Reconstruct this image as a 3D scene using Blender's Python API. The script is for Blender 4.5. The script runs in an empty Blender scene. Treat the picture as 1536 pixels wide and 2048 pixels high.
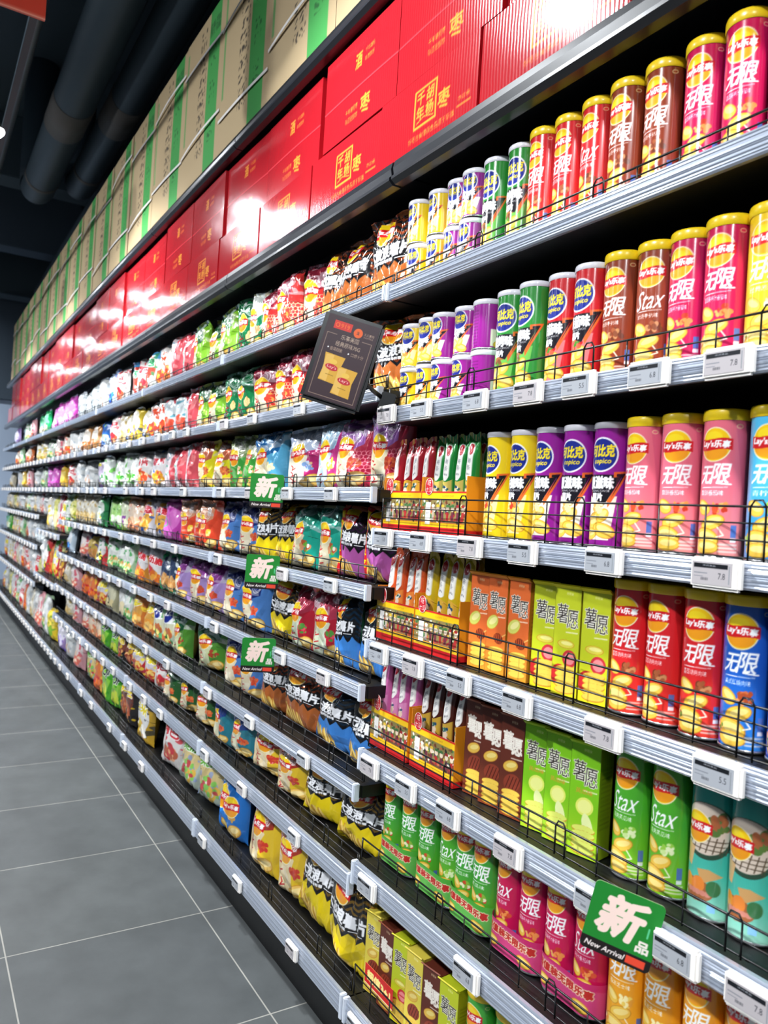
import bpy, bmesh, math, random
import numpy as np
from mathutils import Matrix, Vector, Euler
C = bpy.context.scene.collection
SC = bpy.context.scene
PI = math.pi
# ------------------------------------------------------------------ camera
cam_d = bpy.data.cameras.new('camera'); cam = bpy.data.objects.new('camera', cam_d); C.objects.link(cam)
# rows: camera axes (right, up, back) seen in the world
RW = Matrix(((0.84927575, -0.0540647, -0.52517399), (-0.52449224, 0.02725357, -0.85097893), (0.06032079, 0.99816544, -0.00521072)))
cam.matrix_world = Matrix.Translation((0, 0, 1.42)) @ RW.to_4x4()
cam_d.sensor_fit = 'HORIZONTAL'; cam_d.sensor_width = 36; cam_d.lens = 36 * 1530 / 1536
cam_d.clip_start = 0.02; cam_d.clip_end = 100
cam_d.dof.use_dof = True; cam_d.dof.focus_distance = 1.75; cam_d.dof.aperture_fstop = 7.0
SC.camera = cam
# ------------------------------------------------------------------ world, exposure
SC.view_settings.view_transform = 'Standard'; SC.view_settings.look = 'None'
SC.view_settings.exposure = -0.6; SC.view_settings.gamma = 1; SC.view_settings.use_curve_mapping = False
W = bpy.data.worlds.new('world'); SC.world = W; W.use_nodes = True
W.node_tree.nodes['Background'].inputs[0].default_value = (0.62, 0.8, 1.0, 1)
W.node_tree.nodes['Background'].inputs[1].default_value = 0.2
SPOT_W = 48          # lamps of the shelf track
FILL_W = 74         # unseen fill lamps added across the aisle
TRACK_X, TRACK_Z = 0.2, 3.2
SC.cycles.max_bounces = 6; SC.cycles.diffuse_bounces = 3; SC.cycles.glossy_bounces = 3
SC.cycles.transmission_bounces = 3; SC.cycles.sample_clamp_indirect = 4
SC.cycles.use_denoising = True
# ------------------------------------------------------------------ helpers
def tag(o, label=None, cat=None, group=None, kind=None):
    if label: o['label'] = label
    if cat: o['category'] = cat
    if group: o['group'] = group
    if kind: o['kind'] = kind
    return o
def empty(name, loc=(0, 0, 0), rz=0.0):
    o = bpy.data.objects.new(name, None); C.objects.link(o); o.location = loc; o.rotation_euler = (0, 0, rz); o.empty_display_size = .05
    return o
def add(name, me, parent=None, loc=None, rot=None):
    o = bpy.data.objects.new(name, me); C.objects.link(o)
    if parent: o.parent = parent
    if loc: o.location = loc
    if rot: o.rotation_euler = rot
    return o
def srgb(c):
    c = np.asarray(c, float)
    return np.where(c <= .04045, c / 12.92, ((c + .055) / 1.055) ** 2.4)
def hx(s):
    return np.array([int(s[i:i + 2], 16) / 255 for i in (0, 2, 4)])
def mat(name, col, rough=.5, metal=0., spec=.5, emit=0., bump=None, alpha=1., trans=0., coat=0.):
    m = bpy.data.materials.new(name); m.use_nodes = True; nt = m.node_tree; b = nt.nodes['Principled BSDF']
    c = srgb(hx(col)); b.inputs['Base Color'].default_value = (*c, 1); b.inputs['Roughness'].default_value = rough
    b.inputs['Metallic'].default_value = metal; b.inputs['Specular IOR Level'].default_value = spec
    b.inputs['Coat Weight'].default_value = coat; b.inputs['Coat Roughness'].default_value = .08
    b.inputs['Transmission Weight'].default_value = trans; b.inputs['Alpha'].default_value = alpha
    if emit: b.inputs['Emission Color'].default_value = (*c, 1); b.inputs['Emission Strength'].default_value = emit
    if bump:
        n = nt.nodes.new('ShaderNodeTexNoise'); n.inputs['Scale'].default_value = bump[0]; n.inputs['Detail'].default_value = 3
        t = nt.nodes.new('ShaderNodeTexCoord'); nt.links.new(t.outputs['Object'], n.inputs['Vector'])
        bp = nt.nodes.new('ShaderNodeBump'); bp.inputs['Strength'].default_value = bump[1]; bp.inputs['Distance'].default_value = bump[2]
        nt.links.new(n.outputs['Fac'], bp.inputs['Height']); nt.links.new(bp.outputs['Normal'], b.inputs['Normal'])
    return m
def printed(name, rough=.3, spec=.5, coat=0., metal=0., bump=None, wave=None):
    """material of a printed surface: the ink colours live in the mesh attribute 'print' (alpha = how metallic the ink is)"""
    m = mat(name, 'FFFFFF', rough, 0, spec, bump=bump, coat=coat); nt = m.node_tree; b = nt.nodes['Principled BSDF']
    a = nt.nodes.new('ShaderNodeAttribute'); a.attribute_name = 'print'
    nt.links.new(a.outputs['Color'], b.inputs['Base Color'])
    nt.links.new(a.outputs['Alpha'], b.inputs['Metallic'])
    if wave:
        t = nt.nodes.new('ShaderNodeTexCoord'); w = nt.nodes.new('ShaderNodeTexWave'); w.inputs['Scale'].default_value = wave[0]
        w.bands_direction = 'X'; w.inputs['Distortion'].default_value = 1.5; w.inputs['Detail'].default_value = 2
        nt.links.new(t.outputs['Object'], w.inputs['Vector'])
        n = nt.nodes.new('ShaderNodeTexNoise'); n.inputs['Scale'].default_value = 9; nt.links.new(t.outputs['Object'], n.inputs['Vector'])
        mx = nt.nodes.new('ShaderNodeMath'); mx.operation = 'MULTIPLY_ADD'; mx.inputs[1].default_value = wave[2]
        nt.links.new(n.outputs['Fac'], mx.inputs[0]); nt.links.new(w.outputs['Fac'], mx.inputs[2])
        bp = nt.nodes.new('ShaderNodeBump'); bp.inputs['Strength'].default_value = 1; bp.inputs['Distance'].default_value = wave[1]
        nt.links.new(mx.outputs[0], bp.inputs['Height']); nt.links.new(bp.outputs['Normal'], b.inputs['Normal'])
    return m
M = dict(
    black=mat('powder_coated_black_steel', '09090A', .48, 0, .4, bump=(90, .15, .001)),
    blackgloss=mat('black_edge_profile', '1B1D22', .3, 0, .6, coat=.12),
    inner=mat('black_back_panel', '050506', .6),
    wire=mat('black_coated_wire', '0D0D0F', .3, 0, .5),
    rail=mat('clear_price_channel', 'B4BCCB', .24, .55, .7, bump=(5, .35, .0012), coat=.5),
    railcap=mat('clear_plastic_cap', 'C9D0DC', .12, 0, .6, coat=.5),
    tagw=mat('white_tag_plastic', 'F3EEE8', .35, 0, .5),
    lidy=mat('yellow_plastic_lid', 'F2CE1C', .3, 0, .5, coat=.3),
    lidw=mat('white_plastic_lid', 'E9E6EE', .25, 0, .5, coat=.3),
    lidc=mat('clear_grey_lid', 'AEB9BC', .15, 0, .6, coat=.5),
    rim=mat('tin_rim', 'D8D8DA', .25, .9),
    film=printed('printed_chip_film', .16, .6, coat=.5, bump=(26, .55, .0035)),
    tube=printed('printed_canister_paper', .2, .5, coat=.5),
    board=printed('printed_carton', .34, .45, coat=.15),
    redbox=printed('glossy_red_carton', .17, .5, coat=.25, wave=(30, .00022, 3.0)),
    kraft=printed('kraft_carton', .8, .25, bump=(60, .2, .001)),
    matte=printed('matt_printed_card', .55, .3),
    screen=printed('e_ink_screen', .35, .3),
    strap=mat('white_plastic_strap', 'DCD8D4', .35),
    duct=mat('dark_painted_duct', '36434C', .55, 0, .35, bump=(8, .3, .004)),
    ductband=mat('dusty_duct_band', '55524F', .7),
    tabletf=mat('black_plastic_frame', '0E1013', .3, 0, .5),
)
# ------------------------------------------------------------------ print artwork: a small canvas in centimetres
_tc = {}
def text_tris(s, bold=0.0):
    k = (s, bold)
    if k not in _tc:
        cu = bpy.data.curves.new('t', 'FONT'); cu.body = s; cu.offset = bold; cu.resolution_u = 2; cu.fill_mode = 'FRONT'
        o = bpy.data.objects.new('t', cu); C.objects.link(o)
        dg = bpy.context.evaluated_depsgraph_get(); me = o.evaluated_get(dg).to_mesh(); me.calc_loop_triangles()
        n = len(me.vertices); v = np.zeros(n * 3); me.vertices.foreach_get('co', v); v = v.reshape(-1, 3)[:, :2]
        t = np.zeros(len(me.loop_triangles) * 3, int); me.loop_triangles.foreach_get('vertices', t)
        T = v[t].reshape(-1, 3, 2)
        bpy.data.objects.remove(o); bpy.data.curves.remove(cu)
        mn, mx = T.min((0, 1)), T.max((0, 1))
        _tc[k] = ((T - mn) / (mx - mn), (mx - mn)[0] / (mx - mn)[1])
    return _tc[k]
class Cv:
    def __init__(s, w, h, res, bg='FFFFFF', metal=0., ss=3):
        """w,h in cm; res = vertex spacing in cm"""
        s.w, s.h = w, h; s.nx, s.ny = int(round(w / res)) + 1, int(round(h / res)) + 1; s.ss = ss
        s.W, s.H = s.nx * ss, s.ny * ss; s.a = np.empty((s.H, s.W, 4)); s.a[..., :3] = hx(bg); s.a[..., 3] = metal
        s.X, s.Y = np.meshgrid((np.arange(s.W) + .5) / s.W * w, (np.arange(s.H) + .5) / s.H * h)
    def put(s, m, col, metal=None, op=1.):
        c = hx(col) if isinstance(col, str) else col
        m = m * op
        s.a[..., :3] = s.a[..., :3] * (1 - m[..., None]) + c * m[..., None]
        if metal is not None: s.a[..., 3] = s.a[..., 3] * (1 - m) + metal * m
        else: s.a[..., 3] *= (1 - m)
    def ell(s, x, y, rx, ry=None, col='FFFFFF', rot=0, op=1., metal=None, ring=None):
        ry = ry or rx; c, n = math.cos(rot), math.sin(rot); dx, dy = s.X - x, s.Y - y
        q = ((dx * c + dy * n) / rx) ** 2 + ((dy * c - dx * n) / ry) ** 2
        m = q < 1
        if ring: m = m & (q > (1 - ring) ** 2)
        s.put(m.astype(float), col, metal, op)
    def rect(s, x0, y0, x1, y1, col, op=1., metal=None):
        s.put(((s.X >= x0) & (s.X < x1) & (s.Y >= y0) & (s.Y < y1)).astype(float), col, metal, op)
    def poly(s, pts, col, op=1., metal=None):
        m = np.zeros(s.X.shape, bool); n = len(pts)
        for i in range(n):
            (x0, y0), (x1, y1) = pts[i], pts[(i + 1) % n]
            if y0 == y1: continue
            m ^= ((s.Y >= min(y0, y1)) & (s.Y < max(y0, y1)) & (s.X < x0 + (s.Y - y0) * (x1 - x0) / (y1 - y0)))
        s.put(m.astype(float), col, metal, op)
    def line(s, pts, wd, col, op=1., metal=None):
        m = np.zeros(s.X.shape, bool)
        for (x0, y0), (x1, y1) in zip(pts[:-1], pts[1:]):
            L = (x1 - x0) ** 2 + (y1 - y0) ** 2 + 1e-9
            t = np.clip(((s.X - x0) * (x1 - x0) + (s.Y - y0) * (y1 - y0)) / L, 0, 1)
            m |= ((s.X - x0 - t * (x1 - x0)) ** 2 + (s.Y - y0 - t * (y1 - y0)) ** 2) < (wd / 2) ** 2
        s.put(m.astype(float), col, metal, op)
    def grad(s, y0, y1, c0, c1, x0=-1e9, x1=1e9):
        t = np.clip((s.Y - y0) / (y1 - y0), 0, 1)[..., None]; c = hx(c0) * (1 - t) + hx(c1) * t
        m = ((s.Y >= y0) & (s.Y <= y1) & (s.X >= x0) & (s.X <= x1))
        s.a[m, :3] = c[m]
    def text(s, t, x, y, h, col='FFFFFF', w=None, rot=0, shear=0, bold=.0, out=None, ow=.25, metal=None):
        if out:
            for k in range(8):
                s.text(t, x + ow * math.cos(k * PI / 4), y + ow * math.sin(k * PI / 4), h, out, w, rot, shear, bold)
        T, asp = text_tris(t); w = w or h * asp
        P = (T - .5) * np.array([w, h]); P = P.copy(); P[..., 0] += P[..., 1] * shear
        c, n = math.cos(rot), math.sin(rot); P = np.stack([P[..., 0] * c - P[..., 1] * n, P[..., 0] * n + P[..., 1] * c], -1) + np.array([x, y])
        px = P * np.array([s.W / s.w, s.H / s.h]) - .5
        m = np.zeros((s.H, s.W))
        for A, B, D in px:
            x0 = max(int(min(A[0], B[0], D[0])), 0); x1 = min(int(max(A[0], B[0], D[0])) + 2, s.W)
            y0 = max(int(min(A[1], B[1], D[1])), 0); y1 = min(int(max(A[1], B[1], D[1])) + 2, s.H)
            if x1 <= x0 or y1 <= y0: continue
            gx = np.arange(x0, x1)[None, :]; gy = np.arange(y0, y1)[:, None]
            e = lambda p, q: (q[0] - p[0]) * (gy - p[1]) - (q[1] - p[1]) * (gx - p[0])
            e0, e1, e2 = e(A, B), e(B, D), e(D, A)
            ins = ((e0 >= -.01) & (e1 >= -.01) & (e2 >= -.01)) | ((e0 <= .01) & (e1 <= .01) & (e2 <= .01))
            m[y0:y1, x0:x1] = np.maximum(m[y0:y1, x0:x1], ins)
        rp = bold * h * s.W / s.w * 1.1
        if rp >= .5:
            m0 = m.copy()
            for k in range(8):
                dx, dy = int(round(rp * math.cos(k * PI / 4))), int(round(rp * math.sin(k * PI / 4))); m = np.maximum(m, np.roll(np.roll(m0, dx, 1), dy, 0))
        s.put(m, col, metal)
    def noise(s, seed, sc, c2, th=.5, op=1., x0=-9e9, x1=9e9, y0=-9e9, y1=9e9, metal=None):
        r = np.random.RandomState(seed); f = np.zeros(s.X.shape)
        for _ in range(7):
            a = r.rand() * 6.28; k = sc * (.5 + r.rand()); f += np.sin((s.X * math.cos(a) + s.Y * math.sin(a)) * k + r.rand() * 6.28 + 1.5 * np.sin(s.Y * k * .6 + r.rand() * 6))
        m = (f > th) & (s.X > x0) & (s.X < x1) & (s.Y > y0) & (s.Y < y1)
        s.put(m.astype(float), c2, metal, op)
    def out(s):
        a = s.a.reshape(s.ny, s.ss, s.nx, s.ss, 4).mean((1, 3)); r = np.empty_like(a); r[..., :3] = srgb(np.clip(a[..., :3], 0, 1)); r[..., 3] = a[..., 3]
        return r
def logo(c, x, y, r, tilt=.12):
    """yellow sun with the red ribbon"""
    c.ell(x, y, r * 1.07, r * 1.1, 'F6E7C2'); c.ell(x, y, r, r * 1.03, 'F2C313'); c.ell(x, y - r * .45, r * .82, r * .5, 'EE9A1D')
    c.ell(x - r * .1, y + r * .5, r * .6, r * .33, 'F4D422')
    pts = []
    for k in range(9): t = -1.12 + k * .28; pts.append((x + t * r, y + r * (.36 + tilt * math.sin(t * 2) - .10 * t)))
    for k in range(9): t = 1.12 - k * .28; pts.append((x + t * r, y + r * (-.34 + tilt * math.sin(t * 2) - .10 * t)))
    c.poly(pts, 'CE1B22'); c.text("Lay's乐事", x, y + .02 * r, r * .52, 'FFFFFF', w=r * 1.95, shear=.1, bold=.03, rot=-.06)
def chips(c, pts, col='F0C24B', hi='F8DC85'):
    for x, y, rx, ry, ro in pts:
        c.ell(x, y, rx * 1.08, ry * 1.12, 'C98A26', ro); c.ell(x, y, rx, ry, col, ro); c.ell(x + .1 * rx, y + .2 * ry, rx * .72, ry * .5, hi, ro)
def blobs(c, seed, x, y, r, cols, n=14):
    q = random.Random(seed)
    for _ in range(n):
        a, d = q.random() * 6.28, q.random() ** .5 * r * .75; s_ = r * (.18 + .22 * q.random())
        c.ell(x + d * math.cos(a), y + d * math.sin(a) * .8, s_, s_ * .75, q.choice(cols), q.random() * 3)
def rgbmix(a, b, t):
    q = hx(a) * (1 - t) + hx(b) * t; return '%02X%02X%02X' % tuple(int(v * 255) for v in q)
# ------------------------------------------------------------------ mesh makers
def mesh_np(name, V, F, mats, col=None, smooth=True, mi=None):
    me = bpy.data.meshes.new(name); V = np.asarray(V, np.float32); F = np.asarray(F, np.int32)
    me.vertices.add(len(V)); me.vertices.foreach_set('co', V.ravel()); n = len(F)
    me.loops.add(n * 4); me.loops.foreach_set('vertex_index', F.ravel()); me.polygons.add(n)
    me.polygons.foreach_set('loop_start', np.arange(n, dtype=np.int32) * 4); me.polygons.foreach_set('loop_total', np.full(n, 4, np.int32))
    if not isinstance(mats, (list, tuple)): mats = [mats]
    for m in mats: me.materials.append(m)
    if mi is not None: me.polygons.foreach_set('material_index', np.asarray(mi, np.int32))
    me.polygons.foreach_set('use_smooth', np.full(n, smooth)); me.update(calc_edges=True)
    if col is not None:
        ca = me.color_attributes.new('print', 'FLOAT_COLOR', 'POINT'); ca.data.foreach_set('color', np.asarray(col, np.float32).ravel())
    return me
def grid_faces(nx, ny, off=0, flip=False, wrap=False):
    i, j = np.meshgrid(np.arange(nx if wrap else nx - 1), np.arange(ny - 1)); i, j = i.ravel(), j.ravel()
    i2 = (i + 1) % nx; f = np.stack([j * nx + i, j * nx + i2, (j + 1) * nx + i2, (j + 1) * nx + i], 1) + off
    return f[:, ::-1] if flip else f
class MB:
    def __init__(s): s.b = bmesh.new()
    def box(s, x0, y0, z0, x1, y1, z1, bev=0, mi=0):
        r = bmesh.ops.create_cube(s.b, size=1, matrix=Matrix.Translation(((x0 + x1) / 2, (y0 + y1) / 2, (z0 + z1) / 2)) @ Matrix.Diagonal((abs(x1 - x0), abs(y1 - y0), abs(z1 - z0), 1)))
        fs = set(f for v in r['verts'] for f in v.link_faces)
        for f in fs: f.material_index = mi
        if bev: bmesh.ops.bevel(s.b, geom=list(set(e for v in r['verts'] for e in v.link_edges)), offset=bev, segments=2, affect='EDGES')
        return s
    def tube(s, pts, r, n=6, cap=True):
        pts = [Vector(p) for p in pts]; rings = []
        for i, p in enumerate(pts):
            d = (pts[min(i + 1, len(pts) - 1)] - pts[max(i - 1, 0)]).normalized(); a = Vector((0, 0, 1)) if abs(d.z) < .9 else Vector((1, 0, 0))
            u = d.cross(a).normalized(); v = d.cross(u)
            rings.append([s.b.verts.new(p + r * (math.cos(2 * PI * k / n) * u + math.sin(2 * PI * k / n) * v)) for k in range(n)])
        for a, b in zip(rings[:-1], rings[1:]):
            for k in range(n): s.b.faces.new((a[k], a[(k + 1) % n], b[(k + 1) % n], b[k])).smooth = True
        if cap: s.b.faces.new(rings[0]); s.b.faces.new(rings[-1][::-1])
        return s
    def lathe(s, prof, n=48, z=0, x=0, y=0, mi=0):
        rings = []
        for r, h in prof:
            rings.append([s.b.verts.new((x + r * math.sin(2 * PI * k / n), y - r * math.cos(2 * PI * k / n), z + h)) for k in range(n)] if r > 1e-6 else [s.b.verts.new((x, y, z + h))])
        for a, b in zip(rings[:-1], rings[1:]):
            for k in range(n):
                p = [a[k % len(a)], a[(k + 1) % len(a)], b[(k + 1) % len(b)], b[k % len(b)]]; q = []
                for w in p:
                    if w not in q: q.append(w)
                if len(q) > 2:
                    f = s.b.faces.new(q); f.smooth = True; f.material_index = mi
        return s
    def ext(s, prof, y0, y1, mi=0):
        """closed profile in x,z extruded along y"""
        a = [s.b.verts.new((x, y0, z)) for x, z in prof]; b = [s.b.verts.new((x, y1, z)) for x, z in prof]; n = len(prof)
        for k in range(n): s.b.faces.new((a[k], a[(k + 1) % n], b[(k + 1) % n], b[k])).material_index = mi
        s.b.faces.new(a[::-1]).material_index = mi; s.b.faces.new(b).material_index = mi
        return s
    def me(s, name, mats):
        bmesh.ops.recalc_face_normals(s.b, faces=s.b.faces)
        me = bpy.data.meshes.new(name); s.b.to_mesh(me); s.b.free()
        for m in (mats if isinstance(mats, (list, tuple)) else [mats]): me.materials.append(m)
        return me
def cyl_print(name, cv, r, h, m):
    """printed canister wall, artwork centre faces -Y"""
    a = cv.out(); ny, nx = a.shape[:2]; ph = (np.arange(nx) / nx - .5) * 2 * PI
    z = np.linspace(0, h, ny); P, Zz = np.meshgrid(ph, z)
    rr = r - .0009 * np.exp(-((Zz) / .004) ** 2) - .0006 * np.exp(-((Zz - h) / .003) ** 2)
    V = np.stack([rr * np.sin(P), -rr * np.cos(P), Zz], -1).reshape(-1, 3)
    return mesh_np(name, V, grid_faces(nx, ny, wrap=True), m, a.reshape(-1, 4))
def panel_print(name, cv, w, h, m, t=.002, round_=0.0):
    """thin printed card, centre at origin, front faces -Y"""
    a = cv.out(); ny, nx = a.shape[:2]; X, Zz = np.meshgrid(np.linspace(-w / 2, w / 2, nx), np.linspace(-h / 2, h / 2, ny))
    if round_:
        ex = np.clip(np.abs(X) - (w / 2 - round_), 0, None); ez = np.clip(np.abs(Zz) - (h / 2 - round_), 0, None); L = np.hypot(ex, ez)
        k = np.where((L > round_), round_ / np.maximum(L, 1e-9), 1)
        X = np.where(ex > 0, np.sign(X) * (w / 2 - round_ + ex * k), X); Zz = np.where(ez > 0, np.sign(Zz) * (h / 2 - round_ + ez * k), Zz)
    F = np.stack([X, np.full_like(X, -t / 2), Zz], -1).reshape(-1, 3); B = F.copy(); B[:, 1] = t / 2
    n = len(F); fr = grid_faces(nx, ny); bk = grid_faces(nx, ny, n, True)
    ring = [j for j in range(nx)] + [j * nx + nx - 1 for j in range(1, ny)] + [(ny - 1) * nx + j for j in range(nx - 2, -1, -1)] + [j * nx for j in range(ny - 2, 0, -1)]
    sd = np.array([[ring[k], ring[k] + n, ring[(k + 1) % len(ring)] + n, ring[(k + 1) % len(ring)]] for k in range(len(ring))])
    c = a.reshape(-1, 4); cb = c.copy(); cb[:] = c.mean(0)
    return mesh_np(name, np.vstack([F, B]), np.vstack([fr, bk, sd]), m, np.vstack([c, cb]), smooth=False)
def box_print(name, w, d, h, front, side, top, m, bulge=0.0):
    """carton standing on z=0, artwork front faces -Y; front/side/top canvases"""
    Vs, Fs, Cs = [], [], []; off = 0
    def face(cv, fn, flip=False):
        nonlocal off
        a = cv.out(); ny, nx = a.shape[:2]; U, Vv = np.meshgrid(np.linspace(0, 1, nx), np.linspace(0, 1, ny))
        p = fn(U, Vv); Vs.append(np.stack(p, -1).reshape(-1, 3)); Fs.append(grid_faces(nx, ny, off, flip)); Cs.append(a.reshape(-1, 4)); off += nx * ny
    bl = lambda U, V_: bulge * np.sin(PI * U) * np.sin(PI * V_)
    face(front, lambda U, V_: ((U - .5) * w, -d / 2 - bl(U, V_), V_ * h))
    face(side, lambda U, V_: (w / 2 + bl(U, V_) * .3, (U - .5) * d, V_ * h))
    face(side, lambda U, V_: (-w / 2 + 0 * U, (.5 - U) * d, V_ * h))
    face(top, lambda U, V_: ((U - .5) * w, (V_ - .5) * d, h + 0 * U))
    face(top, lambda U, V_: ((U - .5) * w, (.5 - V_) * d, 0 * U))
    face(side, lambda U, V_: ((.5 - U) * w, d / 2 + 0 * U, V_ * h))
    return mesh_np(name, np.vstack(Vs), np.vstack(Fs), m, np.vstack(Cs), smooth=False)
def bag_mesh(name, cv, w, h, t, seed, m, slump=1.0, soft=1.0):
    """pillow bag standing on z=0, artwork front faces -Y, with crimped seals and creases"""
    a = cv.out(); ny, nx = a.shape[:2]; r = np.random.RandomState(seed)
    def side(nx, sgn, cr):
        U, Vv = np.meshgrid(np.linspace(-1, 1, nx), np.linspace(0, 1, ny))
        f = np.clip(1 - np.abs(U) ** 2.4, 0, 1) ** .62
        q = np.clip(Vv / .92, 0, 1); g = np.clip(1 - np.abs(2 * (q ** .85) - 1) ** 3.2, 0, 1) ** .8
        g = np.where(Vv > .93, 0, g); T = t / 2 * f * g
        wy = w / 2 * (1 - .09 * g * (1 - .3 * Vv) + .02 * np.sin(Vv * 9 + seed))
        X = U * wy
        cre = np.zeros_like(U)
        for k in range(24 if sgn < 0 else 4):          # sharp creases
            cx, cz = r.uniform(-1, 1), r.choice([r.uniform(.55, 1.), r.uniform(0, .2), r.uniform(0, 1)]); an = r.uniform(0, PI); L = r.uniform(.15, .45)
            dx, dz = (U - cx), (Vv - cz) * 1.3; s1 = dx * math.cos(an) + dz * math.sin(an); s2 = -dx * math.sin(an) + dz * math.cos(an)
            cre += r.uniform(-1, 1) * np.exp(-(s1 / L) ** 2) * np.clip(1 - np.abs(s2) / .13, 0, 1) * .0095
        for k in range(6):
            an = r.uniform(0, PI); fr = r.uniform(3, 8); cre += .0013 * np.sin((U * math.cos(an) + Vv * 1.3 * math.sin(an)) * fr + r.rand() * 6)
        pl = np.exp(-((Vv - .93) / .12) ** 2) + np.exp(-(Vv / .09) ** 2)
        pleat = (.005 * np.abs(np.sin(U * 11 + 1.3 * np.sin(U * 5 + seed))) * pl + .009 * np.abs(np.sin(U * 6.5 / (1.35 - .6 * Vv) + 2 * np.sin(U * 3 + seed) + .8 * np.sin(Vv * 14))) * np.exp(-((Vv - .9) / .2) ** 2)) * (Vv < .93)
        Y = sgn * (T * slump) + soft * (cre + pleat) * (sgn if sgn > 0 else -1) * (f ** .4)
        bend = soft * .014 * np.sin(seed * 1.7) * Vv ** 2 + soft * .012 * (Vv > .9) * (Vv - .9) * 10 * math.cos(seed * 2.3)
        Zz = Vv * h - .012 * g * (1 - Vv) * 0 - .008 * (U ** 2) * (Vv > .5) * np.sin(seed)
        Zz = Zz + .006 * np.sin(U * 2.2 + seed) * Vv
        return np.stack([X, Y + bend, np.clip(Zz, 0, h)], -1)
    F = side(nx, -1, 1).reshape(-1, 3); nb = 16; Bk = side(nb, 1, 0).reshape(-1, 3)
    c = a.reshape(-1, 4); bc = c.reshape(ny, nx, 4)[:, :1].repeat(nb, 1).reshape(-1, 4).copy(); bc[:, :3] = np.median(c[:, :3], 0)
    return mesh_np(name, np.vstack([F, Bk]), np.vstack([grid_faces(nx, ny), grid_faces(nb, ny, nx * ny, True)]), m, np.vstack([c, bc]))
# ------------------------------------------------------------------ artwork of the canisters
TALLH, RAD = 0.222, 0.0345
CIRC = 2 * PI * RAD * 100
def art_x(base, low, word, flav, foods, dark=None, edge=None):
    """tall canister: sun logo, big handwriting, slices below"""
    c = Cv(CIRC, TALLH * 100, .125, base); m = CIRC / 2
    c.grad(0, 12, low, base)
    if edge: c.grad(0, 30, edge, edge, x1=m - 4.4); c.poly([(m - 4.4, 0), (m - 4.4, 23), (m - 3.1, 23), (m - 3.7, 9), (m - 2.6, 0)], edge)
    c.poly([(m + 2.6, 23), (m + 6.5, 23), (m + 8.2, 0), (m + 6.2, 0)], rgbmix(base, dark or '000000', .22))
    logo(c, m - .1, 17.6, 2.45)
    c.ell(m + 3.6, 20.4, .55, .35, 'F0DFA0', op=.8); c.ell(m + 3.6, 20.4, .42, .24, base)
    if word == '无限':
        c.text('无', m - 1.25, 12.9, 2.7, w=2.1, shear=.22, bold=.012); c.text('限', m + 1.2, 13.1, 3.1, w=2.7, shear=.22, bold=.012)
        c.line([(m + .9, 11.6), (m + 2.7, 11.5)], .22, 'FFFFFF')
    else: c.text('Stax', m + .1, 12.9, 3.2, w=5.0, shear=.35, bold=.0, rot=.05)
    c.line([(m - 2.2, 10.95), (m + 2.2, 11.05)], .12, 'FFFFFF', op=.8); c.text(flav, m - .3, 10.15, .82, w=3.9, bold=.02)
    chips(c, [(m - 1.7, 7.9, 1.5, 1.0, -.5), (m + .1, 5.6, 1.9, 1.0, .35), (m - 1.0, 3.1, 2.2, 1.5, -.15), (m - .8, 1.8, 2.1, 1.0, 0)])
    blobs(c, hash_(base + flav), m + 1.2, 8.0, 1.5, foods)
    blobs(c, hash_(flav), m - 3.3, 3.4, 1.2, foods + ['4F8A2A'], 8)
    c.line([(m + 1.1, 4.9), (m + 2.0, 3.7), (m + 1.0, 3.4)], .18, 'FFF6E0')
    c.rect(m + 3.0, 3.4, m + 3.9, 5.3, '5572B8'); c.rect(m + 3.0, 2.7, m + 3.9, 3.3, 'F2F2F8')
    for k in range(3): c.line([(m + 1.4, 2.3 - k * .55), (m + 4.0, 2.3 - k * .55)], .28, 'F4E8DC', op=.75)
    back(c, base, m)
    return c
def hash_(s): return sum(ord(ch) * (i + 3) for i, ch in enumerate(s)) % 9973
def back(c, base, m):
    k = rgbmix(base, '000000', .25)
    for j in range(12): c.line([(.6, 18 * c.h / 22 - j * .7), (3.4, 18 * c.h / 22 - j * .7)], .3, k, op=.7)
    c.rect(c.w - 3.6, 2, c.w - 1.2, 5, 'F4F4F4')
    for j in range(9): c.rect(c.w - 3.4 + j * .24, 2.3, c.w - 3.28 + j * .24, 4.7, '202020')
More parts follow.
